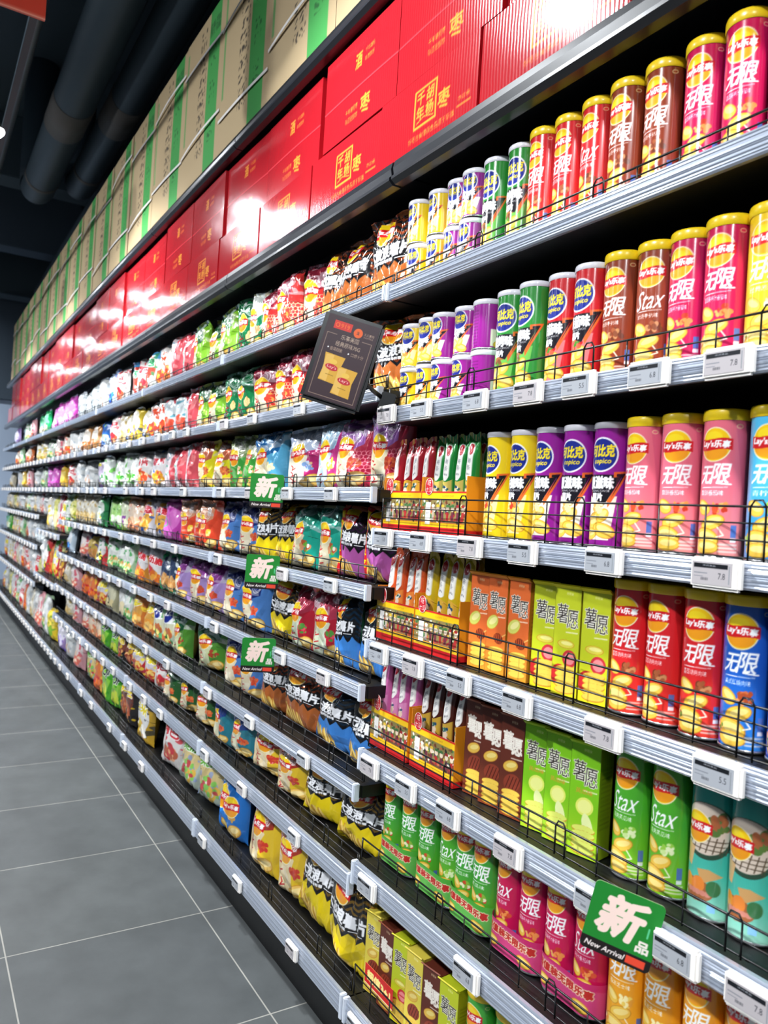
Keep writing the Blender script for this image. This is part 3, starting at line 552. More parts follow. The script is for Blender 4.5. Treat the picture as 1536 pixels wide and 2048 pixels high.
BAGS = {
 'WBn': (lambda: art_wave('B4622C', 'B0502A'), 'black and rust wavy chip bag'),
 'WYe': (lambda: art_wave('E8CC14', 'A07A34'), 'black and yellow wavy chip bag'),
 'WBl': (lambda: art_wave('3F82CE', '20405C'), 'black and blue wavy chip bag'),
 'WPu': (lambda: art_wave('B45AA4', '4A2450', promo=True), 'black and violet wavy chip bag with red promo band'),
 'RC': (lambda: art_lays('C4302E', '8E2438', ['C83A2A', 'E8964A'], scale='F0C89A'), 'red and cream chip bag with fish scale print'),
 'GW': (lambda: art_lays('12744A', 'E8F0E8', ['D8B88A', 'C88A5A'], panel='12744A'), 'dark green and white chip bag'),
 'GT': (lambda: art_lays('11703E', '156A3C', ['E4C48A', 'D8A86A'], cream='1A7A46'), 'deep green chip bag with white crest'),
 'LG': (lambda: art_lays('7DB82E', '1F5A2E', ['9CCB4E', 'CFE48A', '5A8A2A'], cream='D8CFB0', panel='8CC83A'), 'lime green cucumber chip bag'),
 'CO': (lambda: art_gen('E2505C', None, 'F08A8A', [], '', .25, 3, top='E2505C'), 'coral red bag with silver face'),
 'LIR': (lambda: art_lays('A81E3C', 'A86ABA', ['B8402A', 'C8603A'], scale='F08A9A', chipc='C8985A'), 'lilac topped crimson chip bag'),
 'LBP': (lambda: art_lays('C03A82', 'B8D8F0', ['F2D24A', 'E8E8F0'], cream='C8E0F0'), 'pale blue and pink chip bag'),
 'PBW': (lambda: art_lays('C22E74', 'C8D4EC', ['C8D4EC', '7A9AC8', 'E8B88A'], cream='E4DCC8'), 'raspberry pink chip bag with pale front'),
 'SKB': (lambda: art_lays('5AAAD0', '1F6AA8', ['E8D8A8', 'D8C08A'], cream='DCCFB0'), 'sky blue chip bag'),
 'GON': (lambda: art_lays('3E9A3A', '9AAA7A', ['F0E8C8', 'C89A6A'], cream='4AA040'), 'leaf green onion chip bag'),
 'YSA': (lambda: art_lays('D6CC1E', 'C86A4A', ['C86A3A', 'A8482A'], cream='D8C8A8'), 'acid yellow sausage chip bag'),
 'TEA': (lambda: art_lays('1FA08A', '1C8C76', ['C88A62', '5FA83A', 'A8502E', 'F0E8D8'], cream='CFC4A4'), 'teal chip bag with herb picture'),
 'BLC': (lambda: art_lays('4C7CBE', '1E2E7C', ['C8442A', 'D8683A'], cream='DCCFB0'), 'navy topped blue and cream chip bag'),
 'FRY': (lambda: art_lays('D8462A', 'E8A07A', ['F2C43A', 'F8E08A'], cream='D8462A'), 'tomato orange chip bag with fries picture'),
 'CHE': (lambda: art_lays('A81C2E', 'B83A52', ['B82238', 'D84A5A', '4F8A3A'], cream='C4CDB2'), 'cherry red and pale green chip bag'),
 'LIL': (lambda: art_lays('A488C0', '8E3E92', ['C8442A', 'B8502E'], cream='DCCFB0'), 'metallic violet and cream chip bag'),
 'PGD': (lambda: art_lays('4E8A2E', '1C5A34', ['A8402A', '8AB84A'], cream='C8CDA0'), 'dark green seaweed chip bag'),
 'LEA': (lambda: art_lays('2A5A2C', '163E22', ['C8502A', 'D8743A'], cream='D8CBA8'), 'forest green and cream chip bag'),
 'TOM': (lambda: art_lays('E2BC2A', 'B83A26', ['C83A2A', 'D8582E'], cream='E2CDA0'), 'orange and red tomato chip bag'),
 'BGC': (lambda: art_lays('2E7A8C', '2A4A9A', ['C8442A', 'D8683A'], cream='CFCDB0'), 'blue green roast chip bag'),
 'BLY': (lambda: art_lays('1F6EC0', '1F6EC0', ['E8C87A', 'C89A4A'], cream='1F6EC0'), 'plain blue chip bag with two logos'),
 'WHO': (lambda: art_gen('E8E4E0', 'F2F0EC', 'D84A2A', ['D84A2A', 'E8A03A', 'C83A2A'], '虾条', .27, 5), 'white snack bag with orange red foot'),
 'ORW': (lambda: art_gen('D86A2A', 'F2E8D8', 'C83A2A', ['E8A03A', 'D84A2A'], '', .35, 6), 'orange snack bag with white oval'),
 'WGR': (lambda: art_gen('E6ECE8', 'D8483A', '3A8A5A', ['D84A3A', 'E8E0D8', 'C83A2A'], '泡泡', .27, 7, top='4A9ACA'), 'white snack bag with blue green top'),
 'WHR': (lambda: art_gen('ECE6E2', 'F4F0EC', 'C8303A', ['C8303A', 'E8A87A', 'B85A3A'], '锅巴', .27, 8), 'white and red snack bag'),
 'BW': (lambda: art_gen('C8DCEC', 'F0F4F8', '2A4AA8', ['2A4AA8', '4A9AD8'], '', .3, 9), 'blue and white snack bag'),
 'WH': (lambda: art_gen('DDE0E0', 'EEF0F0', 'A8B0B8', ['C8CCD0', 'D8A88A', 'E8E4E0'], '', .35, 10), 'plain white snack bag'),
 'WX': (lambda: art_gen('DCE2E4', None, '8A9498', ['C8D0D4', '6A7478'], '', .35, 11, metal=0), 'tall white paper snack pack'),
 'MG': (lambda: art_gen('D042B8', 'E88AD8', 'F0A8E0', ['E8B8E0'], '', .35, 12), 'bright magenta snack bag'),
 'EM': (lambda: art_gen('1EB86A', '8AE0B0', '0E8A4A', ['E8E0C0'], '', .35, 13), 'emerald green snack bag'),
 'PKW': (lambda: art_gen('E0A0A8', 'F0E4E0', 'C8485A', ['D86A5A', 'E8C8B0'], '', .35, 14), 'pale pink snack bag'),
 'GNW': (lambda: art_gen('A8CCA0', 'F0F4EC', '3A9A4A', ['5AB05A', 'D8E8B0', 'E8B06A'], '', .32, 15), 'pale green and white snack bag'),
 'PUW': (lambda: art_gen('A88AC8', 'ECE8F4', '5A4AA8', ['8A6AC0', 'E0D8F0'], '', .35, 16), 'lavender and white snack bag'),
 'SIR': (lambda: art_gen('C8D4D8', 'DCE4E6', '4A8A9A', ['E87A6A', 'D8503A'], '', .27, 17, top='B8404A'), 'silver and coral snack bag'),
 'YPA': (lambda: art_gen('E2C43A', 'F2EEDC', '2A3A6A', ['F0EEEA', '2A2A2A', 'E8A83A', '4A6AB8'], '', .27, 18), 'yellow snack bag with white picture'),
 'CRM': (lambda: art_gen('E0D6BC', 'EEE8D8', 'B89A5A', ['D8C08A', 'C8A86A'], '', .35, 19), 'cream snack bag'),
 'BLU': (lambda: art_gen('1E3E9A', '2A6AC0', '7ABA3A', ['DCE8F0', '3A7AC8', 'B8D0E8'], '', .27, 20, 'D8E06A', top='1E5AA8'), 'deep blue snack bag with green crest'),
 'BRW': (lambda: art_gen('C88A4A', 'F0E8DC', 'A85A2A', ['B8703A', 'E8D8C0'], '', .32, 21), 'tan and white snack bag'),
 'WHY': (lambda: art_gen('E6DFCF', 'F4F0E8', 'D8B83A', ['E8C84A', 'D8B88A'], '', .35, 22), 'white and yellow snack bag'),
 'WOB': (lambda: art_gen('E0DCE0', 'F0ECEC', '2A5AA8', ['E89A2A', 'E8B84A', 'D8583A'], '薯片', .27, 23, 'C8303A'), 'white snack bag with orange and blue foot'),
 'WOR': (lambda: art_gen('DCD6D4', 'F0ECE8', 'D8402A', ['D8502A', 'E8C89A', 'E8A03A'], '薯片', .27, 24, 'C8303A'), 'white snack bag with red flank'),
 'WGN': (lambda: art_gen('E4ECE6', 'F2F6F2', '5AB03A', ['6AC03A', 'A8D88A', '3A8A3A', 'F0F0E8'], '', .27, 25), 'white snack bag with green leaves'),
 'PUY': (lambda: art_gen('8A4AB8', 'D8C8E8', 'E8E03A', ['E8E8F0', '3A8A3A'], '', .3, 26, top='2A7A4A'), 'purple snack bag with yellow band'),
 'GOL': (lambda: art_gen('D0A428', 'E8CC6A', 'B87A1A', ['E8C04A'], '', .35, 27), 'gold snack bag'),
 'MGR': (lambda: art_gen('C43AAE', 'D868C4', 'A02A8C', [], '', .3, 28), 'glossy magenta fold top snack bag'),
 'ORB': (lambda: art_gen('D8D4DC', 'E8A43A', '1F4AA0', ['E8A43A', 'F0C86A', '1F4AA0'], '洋葱', .27, 29, 'C8283A'), 'white and orange snack bag with blue edge'),
 'SAL': (lambda: art_gen('E8A878', 'F0D8C0', 'D86A4A', ['E88A5A', 'F0C8A0'], '', .27, 30), 'salmon coloured snack bag'),
 'LIM': (lambda: art_gen('B8D44A', 'E8F0D0', '6A9A2A', ['8A4A9A', 'E8E8C0'], '', .3, 31), 'small lime snack bag'),
 'GRN': (lambda: art_gen('4AB82E', 'A8DC7A', '2A8A1E', ['D8E8C8'], '', .27, 32), 'vivid green snack bag'),
 'FLO': (lambda: art_gen('2A8A4A', 'E8F0E8', '1E5A3A', ['F0F0F0', 'E8D83A', 'B8C8B8'], '', .3, 33), 'green snack bag with white flower'),
 'YEL': (lambda: art_gen('C8C83A', 'E8E48A', '8A9A2A', ['E8E0A0'], '', .35, 34), 'mustard yellow snack bag'),
 'PGR': (lambda: art_gen('1EA86A', '2A3A5A', 'E8F0F0', ['C88A4A', 'D8A86A'], '', .25, 35), 'jade green snack bag with navy panel'),
 'ORR': (lambda: art_gen('D88A2A', 'E8E4E4', 'C8202A', ['E8A03A', 'D86A2A'], '劲脆', .25, 36, 'C8202A', top='D8D8DC'), 'orange snack bag with silver red top'),
 'WRE': (lambda: art_gen('D83A3A', 'F0ECE8', '2A8A4A', ['E8D83A', 'F0F0F0', '2A2A2A'], '', .3, 37), 'red and white snack bag'),
 'NVY': (lambda: art_gen('2A2A6A', 'C8A84A', '4A3A8A', ['C88A4A'], '', .35, 38), 'navy snack bag'),
 'SHI': (lambda: art_gen('C8D8C0', 'E8E8C8', '4AA85A', ['C86A3A', '2A7A3A', 'E8D87A'], '豌豆', .24, 39, 'FFFFFF', top='8ACB8A'), 'pale green snack bag with navy shield'),
 'CHS': (lambda: art_gen('E07A2A', 'E8A84A', 'F0D03A', ['E89A3A', 'F0C06A', 'D85A2A'], '奇多', .25, 40, 'F0D81E'), 'orange corn puff bag'),
 'BKW': (lambda: art_gen('2A2A2A', 'E8E8E8', 'F0F0F0', ['E8D8B0'], '', .3, 41), 'black and white snack bag'),
 'OLV': (lambda: art_gen('A8A480', 'D0CCAE', '5A5A3A', ['3A3A3A', 'C8B88A'], '', .3, 42), 'olive beige snack bag'),
 'RED': (lambda: art_gen('C0242E', 'D8D0D8', 'E8D83A', ['E8A04A', 'F0C86A', 'C83A2A'], '妙脆', .25, 43, 'F0D81E'), 'deep red snack bag with yellow lettering'),
 'ROR': (lambda: art_gen('D8482A', 'E8783A', 'E8C03A', ['E8702A', 'C8302A'], '', .3, 44), 'red orange snack bag'),
 'BLB': (lambda: art_gen('1E1818', '7A3A2A', 'E8C03A', ['C87A4A', '8A3A2A', 'E8B06A'], '★脆', .25, 45, 'E8C83A'), 'black snack bag with yellow lettering'),
 'BLS': (lambda: art_gen('1A1616', '6A2E22', 'F0C81E', ['A8502E', 'C87A4A'], '★王', .25, 46, 'F0D01E'), 'black snack bag with yellow star'),
 'GRG': (lambda: art_gen('4CB020', '8AD03A', '2E8A14', ['C8D83A'], 'POP', .25, 47, '1A2A12'), 'glossy green pop snack bag'),
 'PEA': (lambda: art_gen('C8D8C8', 'E8D08A', '8A9AC8', ['E8B84A', 'C84A4A', 'F0E0D0', '8ACB5A'], '果冻', .23, 48, '6AB03A', top='D8E0DC'), 'clear fruit jelly bag with peach picture'),
 'BAN': (lambda: art_gen('D8A81E', 'F0F0F0', '2A2A2A', ['E8C83A', 'E89A5A', 'F4F0E8'], '玉米', .23, 49, 'E8D020'), 'golden snack bag with curled corner'),
 'YTB': (lambda: art_gen('D8B81E', 'E8D04A', '5A8A1E', ['7AA82A'], '', .3, 50, top='E8C41E'), 'big yellow gathered snack bag'),
}
def shield(c):
    c.ell(9, 18.5, 4.6, 5.0, 'F0F4F8'); c.ell(9, 18.5, 4.0, 4.4, '1F2E8A'); c.text('MIX', 9, 19.2, 2.6, 'FFFFFF', w=5.6, bold=.05)
BAGM = {}; CNT = {}
NV = {'WYe': 3, 'WBn': 3, 'WBl': 2}
def bag(kind, x, y, z, w, h, t, rz, lean, label, group):
    CNT[kind] = CNT.get(kind, -1) + 1; v = CNT[kind] % NV.get(kind, 2)
    if (kind, v) not in BAGM:
        if (kind, 'a') not in BAGM:
            c = BAGS[kind][0]()
            if kind == 'SHI': shield(c)
            if kind in ('CO', 'MGR'): c.rect(0, 0, 9, 24, 'D8C8CC' if kind == 'CO' else 'D868C4'); c.ell(4.6, 18, 2.6, 2.6, '6A9AAA', ring=.25); c.ell(4.6, 10, 3, 3, '7AB09A', ring=.3)
            if kind == 'BLY': logo(c, 11.5, 11, 3.3); chips(c, [(6, 3.4, 3.0, 2.0, .3)])
            BAGM[(kind, 'a')] = c
        BAGM[(kind, v)] = bag_mesh('chip_bag_' + str(len(BAGM)), BAGM[(kind, 'a')], .18, .235, .075, hash_(kind) % 23 + 5 * v + 1, M['film'])
    o = add('chip_bag', BAGM[(kind, v)], None, (x, y, z), (lean[0], lean[1], -PI / 2 + rz)); o.scale = (w / .18, t / .075, h / .235)
    return tag(o, label, 'snack bag', group)
# ------------------------------------------------------------------ room
def ordn(k):
    o = 'first second third fourth fifth sixth seventh eighth ninth tenth eleventh twelfth thirteenth fourteenth fifteenth sixteenth seventeenth eighteenth nineteenth'.split()
    if k < 19: return o[k]
    t, u = divmod(k + 1, 10); return ('twentieth', 'thirtieth', 'fortieth')[t - 2] if u == 0 else ('twenty-', 'thirty-', 'forty-')[t - 2] + o[u - 1]
def struct(name, me, loc=None): return tag(add(name, me, None, loc), kind='structure')
def floor_mat():
    m = bpy.data.materials.new('grey_stone_tiles'); m.use_nodes = True; nt = m.node_tree; N = nt.nodes; L = nt.links; b = N['Principled BSDF']
    t = N.new('ShaderNodeTexCoord'); br = N.new('ShaderNodeTexBrick'); mp = N.new('ShaderNodeMapping'); mp.inputs['Location'].default_value = (FX, FY, 0)
    br.offset = 0; br.inputs['Scale'].default_value = 1; br.inputs['Brick Width'].default_value = TW; br.inputs['Row Height'].default_value = TL; br.inputs['Mortar Size'].default_value = .0022
    br.inputs['Color1'].default_value = (*srgb(hx('4E5152')), 1); br.inputs['Color2'].default_value = (*srgb(hx('535656')), 1); br.inputs['Mortar'].default_value = (*srgb(hx('98968F')), 1); br.inputs['Bias'].default_value = 0
    L.new(t.outputs['Object'], mp.inputs[0]); L.new(mp.outputs[0], br.inputs['Vector'])
    n = N.new('ShaderNodeTexNoise'); n.inputs['Scale'].default_value = 4.5; n.inputs['Detail'].default_value = 8; n.inputs['Roughness'].default_value = .62
    m2 = N.new('ShaderNodeMapping'); m2.inputs['Scale'].default_value = (1.2, 1, 1); L.new(t.outputs['Object'], m2.inputs[0]); L.new(m2.outputs[0], n.inputs['Vector'])
    r = N.new('ShaderNodeMapRange'); r.inputs[1].default_value = .3; r.inputs[2].default_value = .7; r.inputs[3].default_value = .78; r.inputs[4].default_value = 1.12; L.new(n.outputs['Fac'], r.inputs[0])
    mx = N.new('ShaderNodeVectorMath'); mx.operation = 'SCALE'; L.new(br.outputs['Color'], mx.inputs[0]); L.new(r.outputs[0], mx.inputs['Scale']); L.new(mx.outputs[0], b.inputs['Base Color'])
    b.inputs['Roughness'].default_value = .42; b.inputs['Specular IOR Level'].default_value = .4
    bp = N.new('ShaderNodeBump'); bp.inputs['Strength'].default_value = .25; bp.inputs['Distance'].default_value = .002; L.new(n.outputs['Fac'], bp.inputs['Height']); L.new(bp.outputs[0], b.inputs['Normal'])
    return m
TW, TL, FX, FY = .6, .6, -.3374, .0   # set so that one joint runs under the front of the shelves
TW, TL = .617, .603
FX, FY = -(.937 - TW), -(3.17 - 5 * TL)
struct('floor', MB().box(-6, -4, -.05, 3, 16, 0).me('floor', floor_mat()))
m_ceil = mat('dark_painted_concrete', '3C4B54', .8, bump=(3, .3, .01)); m_far = mat('pale_blue_far_wall', 'B9CBE4', .6); m_dark = mat('dark_upper_wall', '4A5866', .8)
struct('ceiling', MB().box(-6, -4, 5.4, 3, 16, 5.5).me('ceiling', m_ceil))
struct('wall_far', MB().box(-6, 14, 0, 3, 14.1, 2.95).me('wall_far', m_far)); struct('trim_1', MB().box(-6, 13.9, 2.95, 3, 14.1, 5.4).me('trim_1', m_dark))
struct('wall_right', MB().box(1.75, -4, 0, 1.85, 14, 5.4).me('wall_right', mat('dark_side_wall', '14181C', .9)))
for k, (y, z) in enumerate(((9.0, 4.75), (11.0, 4.6), (12.6, 4.35))):
    struct('trim_%d' % (k + 2), MB().box(-6, y, z, 1.74, y + .35, 5.4, .01).me('beam', m_dark if k % 2 else m_ceil))
def duct(x, z, r, y0, y1, label, elbow=True, bands=(), m=None):
    b = MB(); pts = [(x, y0, z), (x, y1, z)]
    if elbow: pts += [(x, y1 + r * 1.5 * math.sin(a), z + r * 1.5 * (1 - math.cos(a))) for a in (.4, .8, 1.2, 1.57)] + [(x, y1 + r * 1.5, 5.4)]
    b.tube(pts, r, 28); o = add('air_duct', b.me('air_duct', m or M['duct'])); tag(o, label, 'air duct', 'ducts under the ceiling')
    for k, yb in enumerate(bands):
        add('joint_band', MB().tube([(x, yb, z), (x, yb + (.45 if k == 0 and len(bands) > 1 else .05), z)], r * 1.03, 28).me('joint_band', M['ductband']), o)
duct(.82, 4.2, .14, -3, 7.6, 'thick dark air duct with dusty band, left of the pair under ceiling', bands=(5.75, 7.3))
duct(1.13, 4.2, .12, -3, 7.3, 'thick dark air duct nearer the kraft boxes', bands=(5.5, 6.9))
duct(1.52, 4.3, .2, -3, 12, 'widest dark air duct directly above the kraft boxes', False)
o = add('conduit', MB().tube([(.47, -3, 4.2), (.47, 12, 4.2)], .035, 12).me('conduit', mat('steel_conduit', '56626E', .4, .4))); tag(o, 'slim grey steel conduit under the dark ceiling, at far left', 'pipe')
# hanging board, perpendicular to the aisle
c = Cv(70, 34, .7, 'C8402C'); c.text('休闲食品', 35, 18, 17, 'F4E4D8', w=54); c.rect(0, 0, 70, .8, 'E8A08A')
o = add('hanging_sign', panel_print('hanging_sign', c, .7, .34, M['matte'], .012), None, (-.039, 3.0, 3.277)); tag(o, 'orange red hanging aisle board at the upper left corner', 'sign')
for sx in (-.28, .28): add('hanging_wire', MB().tube([(sx, 0, .17), (sx, 0, 2.04)], .0015).me('hanging_wire', M['wire']), o)
# ------------------------------------------------------------------ lamps on tracks, then added fill lamps
m_lens = mat('lamp_lens', 'F4F8FF', .3, emit=95)
lamp_body = MB().lathe([(0, .16), (.07, .16), (.095, .13), (.1, .02), (.112, 0), (.108, 0), (.0, .012)], 32).me('lamp_housing', M['blackgloss'])
lamp_lens = MB().lathe([(0, .0), (.105, .0), (.105, .004), (0, .004)], 32).me('lens', m_lens)
def lamp(x, y, z, aim, watt, label, size=.15, group='track spotlights over the aisle'):
    root = empty('track_spotlight', (x, y, z)); d = (Vector(aim) - Vector((x, y, z))).normalized(); root.rotation_mode = 'QUATERNION'; root.rotation_quaternion = d.to_track_quat('-Z', 'Y')
    add('lamp_housing', lamp_body, root); add('lens', lamp_lens, root, (0, 0, -.004))
    ld = bpy.data.lights.new('lamp_light', 'AREA'); ld.shape = 'DISK'; ld.size = size; ld.energy = watt; ld.color = (.93, .97, 1.0); ld.spread = 2.15
    lo = bpy.data.objects.new('lamp_light', ld); C.objects.link(lo); lo.parent = root; lo.location = (0, 0, -.012)
    return tag(root, label, 'spotlight', group)
for k, y in enumerate((-2.85, -.45, 1.95, 4.35, 6.85, 9.35, 11.57)):
    lamp(TRACK_X, y, TRACK_Z, (1.2, y, .6), SPOT_W, 'black track spotlight above the shelf front, %s from the near end' % ordn(k))
for k, (x, y) in enumerate(((.05, 4.75), (.27, 7.7))): lamp(x, y, 3.2, (1.1, y, .6), SPOT_W * .55, 'smaller black spotlight beside the %s track spotlight' % ordn(k + 3))
for j, xx in enumerate((-1.9, -4.3)):  # two unseen rows, added as fill light
    for k, y in enumerate((-2.2, .6, 3.4, 6.2, 9.0)):
        lamp(xx, y, 3.6, (1.0, y + .4, .7) if j == 0 else (xx + .5, y, 0), FILL_W * (1 if j == 0 else .3), 'added unseen fill spotlight over the %s aisle, %s from the near end' % (('next', 'farther')[j], ordn(k)), .16 if j == 0 else .3)
lamp(-1.2, 12.2, 4.2, (-.5, 14, 1.6), 90, 'added unseen spotlight brightening the pale far wall')  # extra lamp, added to brighten the far wall
tr = add('lamp_track', MB().box(.315, -3.5, 3.45, .345, 12.5, 3.48).me('lamp_track', M['duct'])); tag(tr, 'dark lamp track running along the aisle above the shelves', 'lamp track')
# ------------------------------------------------------------------ shelving
ROWS_A = [2.005, 1.691, 1.387, 1.107, .832, .55, .205]
ROWS_B = [2.004, 1.747, 1.491, 1.241, .988, .736, .51, .205]
ROWS_E = [2.004, 1.747, 1.491, 1.118, .72, .205]
ROWS_F = [2.004, 1.747, 1.491, 1.24, .96, .62, .205]
X0, XB = 1.0, 1.46
def rail_mesh(L, h):
    pr = []; n = 26
    for k in range(n + 1):
        t = k / n; bow = .0042 * math.sin(PI * t) ** .7
        gr = .0017 * sum(math.exp(-((t - g) / .022) ** 2) for g in (.12, .26, .33, .5, .57, .74, .86)) - .0012 * math.exp(-((t - .92) / .03) ** 2)
        pr.append((X0 - .0035 - bow + gr, -h * t))
    pr += [(X0 + .004, -h), (X0 + .004, 0)]
    b = MB().ext(pr, 0, L)
    for f in b.b.faces:
        f.smooth = False
    return b.me('price_rail', M['rail'])
def fence_mesh(L, hs, post=.085, top=None):
    b = MB(); x = X0 + .018; top = hs[-1]
    for z in hs: b.tube([(x, .004, z), (x, L - .004, z)], .0015 if z < top else .002, 6)
    y = .012; k = 0
    while y < L:
        if k % 4 == 2:       # hooked joining clip
            b.tube([(x - .002, y - .012, hs[0] - .004), (x - .002, y - .012, top), (x - .002, y - .006, top + .009), (x - .002, y + .006, top + .009), (x - .002, y + .012, top), (x - .002, y + .012, hs[0] - .004)], .0017, 6)
        else: b.tube([(x, y, hs[0] - .004), (x, y, top)], .0015, 6)
        y += post; k += 1
    for yy in (.004, L - .004): b.tube([(x, yy, hs[0]), (x, yy, top)], .002, 6)
    return b.me('wire_fence', M['wire'])
_ms = {}
def cached(k, f):
    if k not in _ms: _ms[k] = f()
    return _ms[k]
def board_mesh(L):
    b = MB().box(X0 + .005, .002, -.034, XB, L - .002, -.004); y = .03
    while y < L:
        b.box(X0 + .028, y, -.0042, X0 + .034, y + .006, -.0034, 0, 1); y += .045
    return b.me('shelf_board', [M['black'], M['inner']])
def bay(y0, L, rows, label, fence, hts):
    root = empty('shelf_bay', (0, y0, 0)); tag(root, label, 'shelf', 'shelf bays along the wall')
    add('back_panel', cached(('bp', L), lambda: MB().box(XB, 0, .1, XB + .02, L, 3.7).me('back_panel', M['inner'])), root)
    add('upright', cached('up', lambda: MB().box(XB - .04, 0, 0, XB, .03, 3.6).me('upright', M['black'])), root)
    add('kick_plate', cached(('kp', L), lambda: MB().box(X0 + .05, 0, 0, X0 + .06, L, .16).me('kick_plate', M['black'])), root)
    for i, z in enumerate(rows):
        h = hts[i]; f = fence(i, len(rows))
        add('shelf_board', cached(('b', L), lambda: board_mesh(L)), root, (0, 0, z))
        rl = add('price_rail', cached(('r', L, h), lambda: rail_mesh(L - .006, h)), root, (0, .003, z))
        for yy in (.0, L - .014): add('end_cap', cached(('c', h), lambda: MB().box(X0 - .012, 0, -h - .002, X0 + .006, .012, .002, .002).me('end_cap', M['railcap'])), rl, (0, yy - .002, 0))
        add('wire_fence', cached(('f', L, f), lambda: fence_mesh(L, f)), root, (0, 0, z))
        if y0 + .001 < 1.7 or i > 0: add('bracket', cached('bk', lambda: MB().box(X0 + .012, -.004, -.035, XB, .0, -.004).me('bracket', M['black'])), root, (0, .003, z))
    for z, hh in ((2.322, .062), (2.862, .055)):
        add('storage_deck', cached(('d', L, hh), lambda: MB().ext([(X0, 0), (X0 - .008, -.004), (X0 - .012, -hh * .35), (X0 - .009, -hh * .62), (X0 - .016, -hh * .72), (X0 - .016, -hh * .84), (X0 - .004, -hh), (X0 + .02, -hh), (X0 + .02, -.03), (XB, -.03), (XB, 0)], .003, L - .003).me('storage_deck', M['blackgloss'])), root, (0, 0, z))
        add('deck_brace', cached(('db', L), lambda: MB().box(X0 + .16, .002, -.07, X0 + .19, L - .002, -.03).me('deck_brace', M['black'])), root, (0, 0, z))
W3 = (.004, .024, .046); W3B = (.004, .026, .052); W4 = (.004, .029, .054, .078); W3A = (.002, .018, .034)
fa = lambda i, n: (W3A, W3B, W4, W4, W3B, W3B, W4)[i]
fb = lambda i, n: (W3A, W3A, W3A, W3, W3, W3, W3, W3)[i]
HA = (.042, .040, .040, .044, .05, .056, .06); HB = (.036, .036, .038, .038, .040, .042, .052, .06)
EA = 1.66
bay(EA - 1.2, 1.2, ROWS_A, 'nearest shelf bay holding canisters and cartons, at right', fa, HA)
for k in range(4):
    bay(EA + .004 + 1.2 * k, 1.2, ROWS_B, '%s eight tier bay of bagged snacks, counted from the canister bay' % ('first', 'second', 'third', 'fourth')[k], fb, HB)
bay(EA + 4.804, 1.2, ROWS_E, 'narrow looking bay with big yellow bag, beyond the eight tier bays', fb, (.036, .036, .038, .04, .042, .06))
for k in range(3):
    bay(EA + 6.004 + 1.2 * k, 1.2, ROWS_F, '%s of three seven tier bays at the far end' % ('nearest', 'middle', 'farthest')[k], fb, (.036, .036, .038, .038, .04, .042, .06))
# ------------------------------------------------------------------ cartons on the storage decks
def art_red(lower):
    h = 19.4 if lower else 27.2; c = Cv(42, h, .27, '9A1821'); g = 'C98A34'
    if lower:
        c.rect(16.6, 6.0, 26.2, 15.8, g); c.rect(17.2, 6.6, 25.6, 15.2, '9A1821')
        for t, x, y in (('千', 19.4, 13.2), ('年', 19.4, 9.6), ('胡', 23.4, 13.2), ('杨', 23.4, 9.6)): c.text(t, x, y, 3.2, g, bold=.02)
        c.line([(18, 7.4), (21, 8.2), (25, 7.2)], .3, g)
        c.text('枣', 29.2, 9.2, 4.6, g, bold=.02); c.text('好枣自有健康食品源于新疆', 24, 4.0, 1.5, g, w=19, bold=.02); c.text('净含量', 37, 6.5, 1.1, g, w=4.5); c.line([(34.5, 4.8), (39.5, 4.8)], .3, g)
    else:
        c.text('枣', 25.4, 5.6, 5.2, g, bold=.02); c.text('千年胡杨枣', 17.6, 6.8, 1.6, g, w=7, bold=.02); c.text('味道更醇厚', 17.6, 4.3, 1.6, g, w=7, bold=.02)
        c.text('酒', 20.5, 19.6, 4.4, g, w=3.6, bold=.02); c.text('千年胡杨', 26.6, 20.8, 1.4, g, w=5); c.text('味道醇厚', 26.6, 18.4, 1.4, g, w=5)
        c.line([(0, 11.6), (42, 11.6)], .3, '8E0E18'); c.line([(0, 11.95), (42, 11.95)], .2, 'DC5058')
    return c
def plain(w, h, col, edge=None):
    c = Cv(w, h, 1.0, col)
    if edge: c.rect(0, 0, w, 1, edge)
    return c
RB = {}
for kind, h in (('l', .194), ('u', .272)):
    RB[kind] = box_print('date_carton', .42, .30, h, art_red(kind == 'l'), plain(30, h * 100, '9E1019'), plain(42, 30, 'A8121C'), M['redbox'], .0025)
tape = MB().box(-.21, -.152, 0, .21, -.1505, .0).me('x', M['railcap'])
y = 1.36 - .427 * 2; k = 0
random.seed(4)
while y < 11.0:
    o = add('date_carton', RB['l'], None, (X0 + .018 + .15 + random.uniform(0, .006), y + .2135, 2.3235), (0, 0, -PI / 2 + random.uniform(-.006, .006)))
    tag(o, 'glossy red carton with gold emblem, bottom tier, %s from the near end' % ordn(k), 'carton', 'red cartons on the lower storage deck'); y += .427; k += 1
y = 1.737 - .423 * 2 - .02; k = 0; off = 0
while y < 10.8:
    fwd = .012 if (k % 4) in (0, 3) else .0
    o = add('date_carton', RB['u'], None, (X0 + .02 + .15 + fwd, y + .211, 2.5195), (0, 0, -PI / 2 + random.uniform(-.012, .012)))
    tag(o, 'glossy red carton with gold lettering, upper tier, %s from the near end' % ordn(k), 'carton', 'red cartons on the lower storage deck')
    y += .423 + (.05 if k % 4 == 2 else 0); k += 1
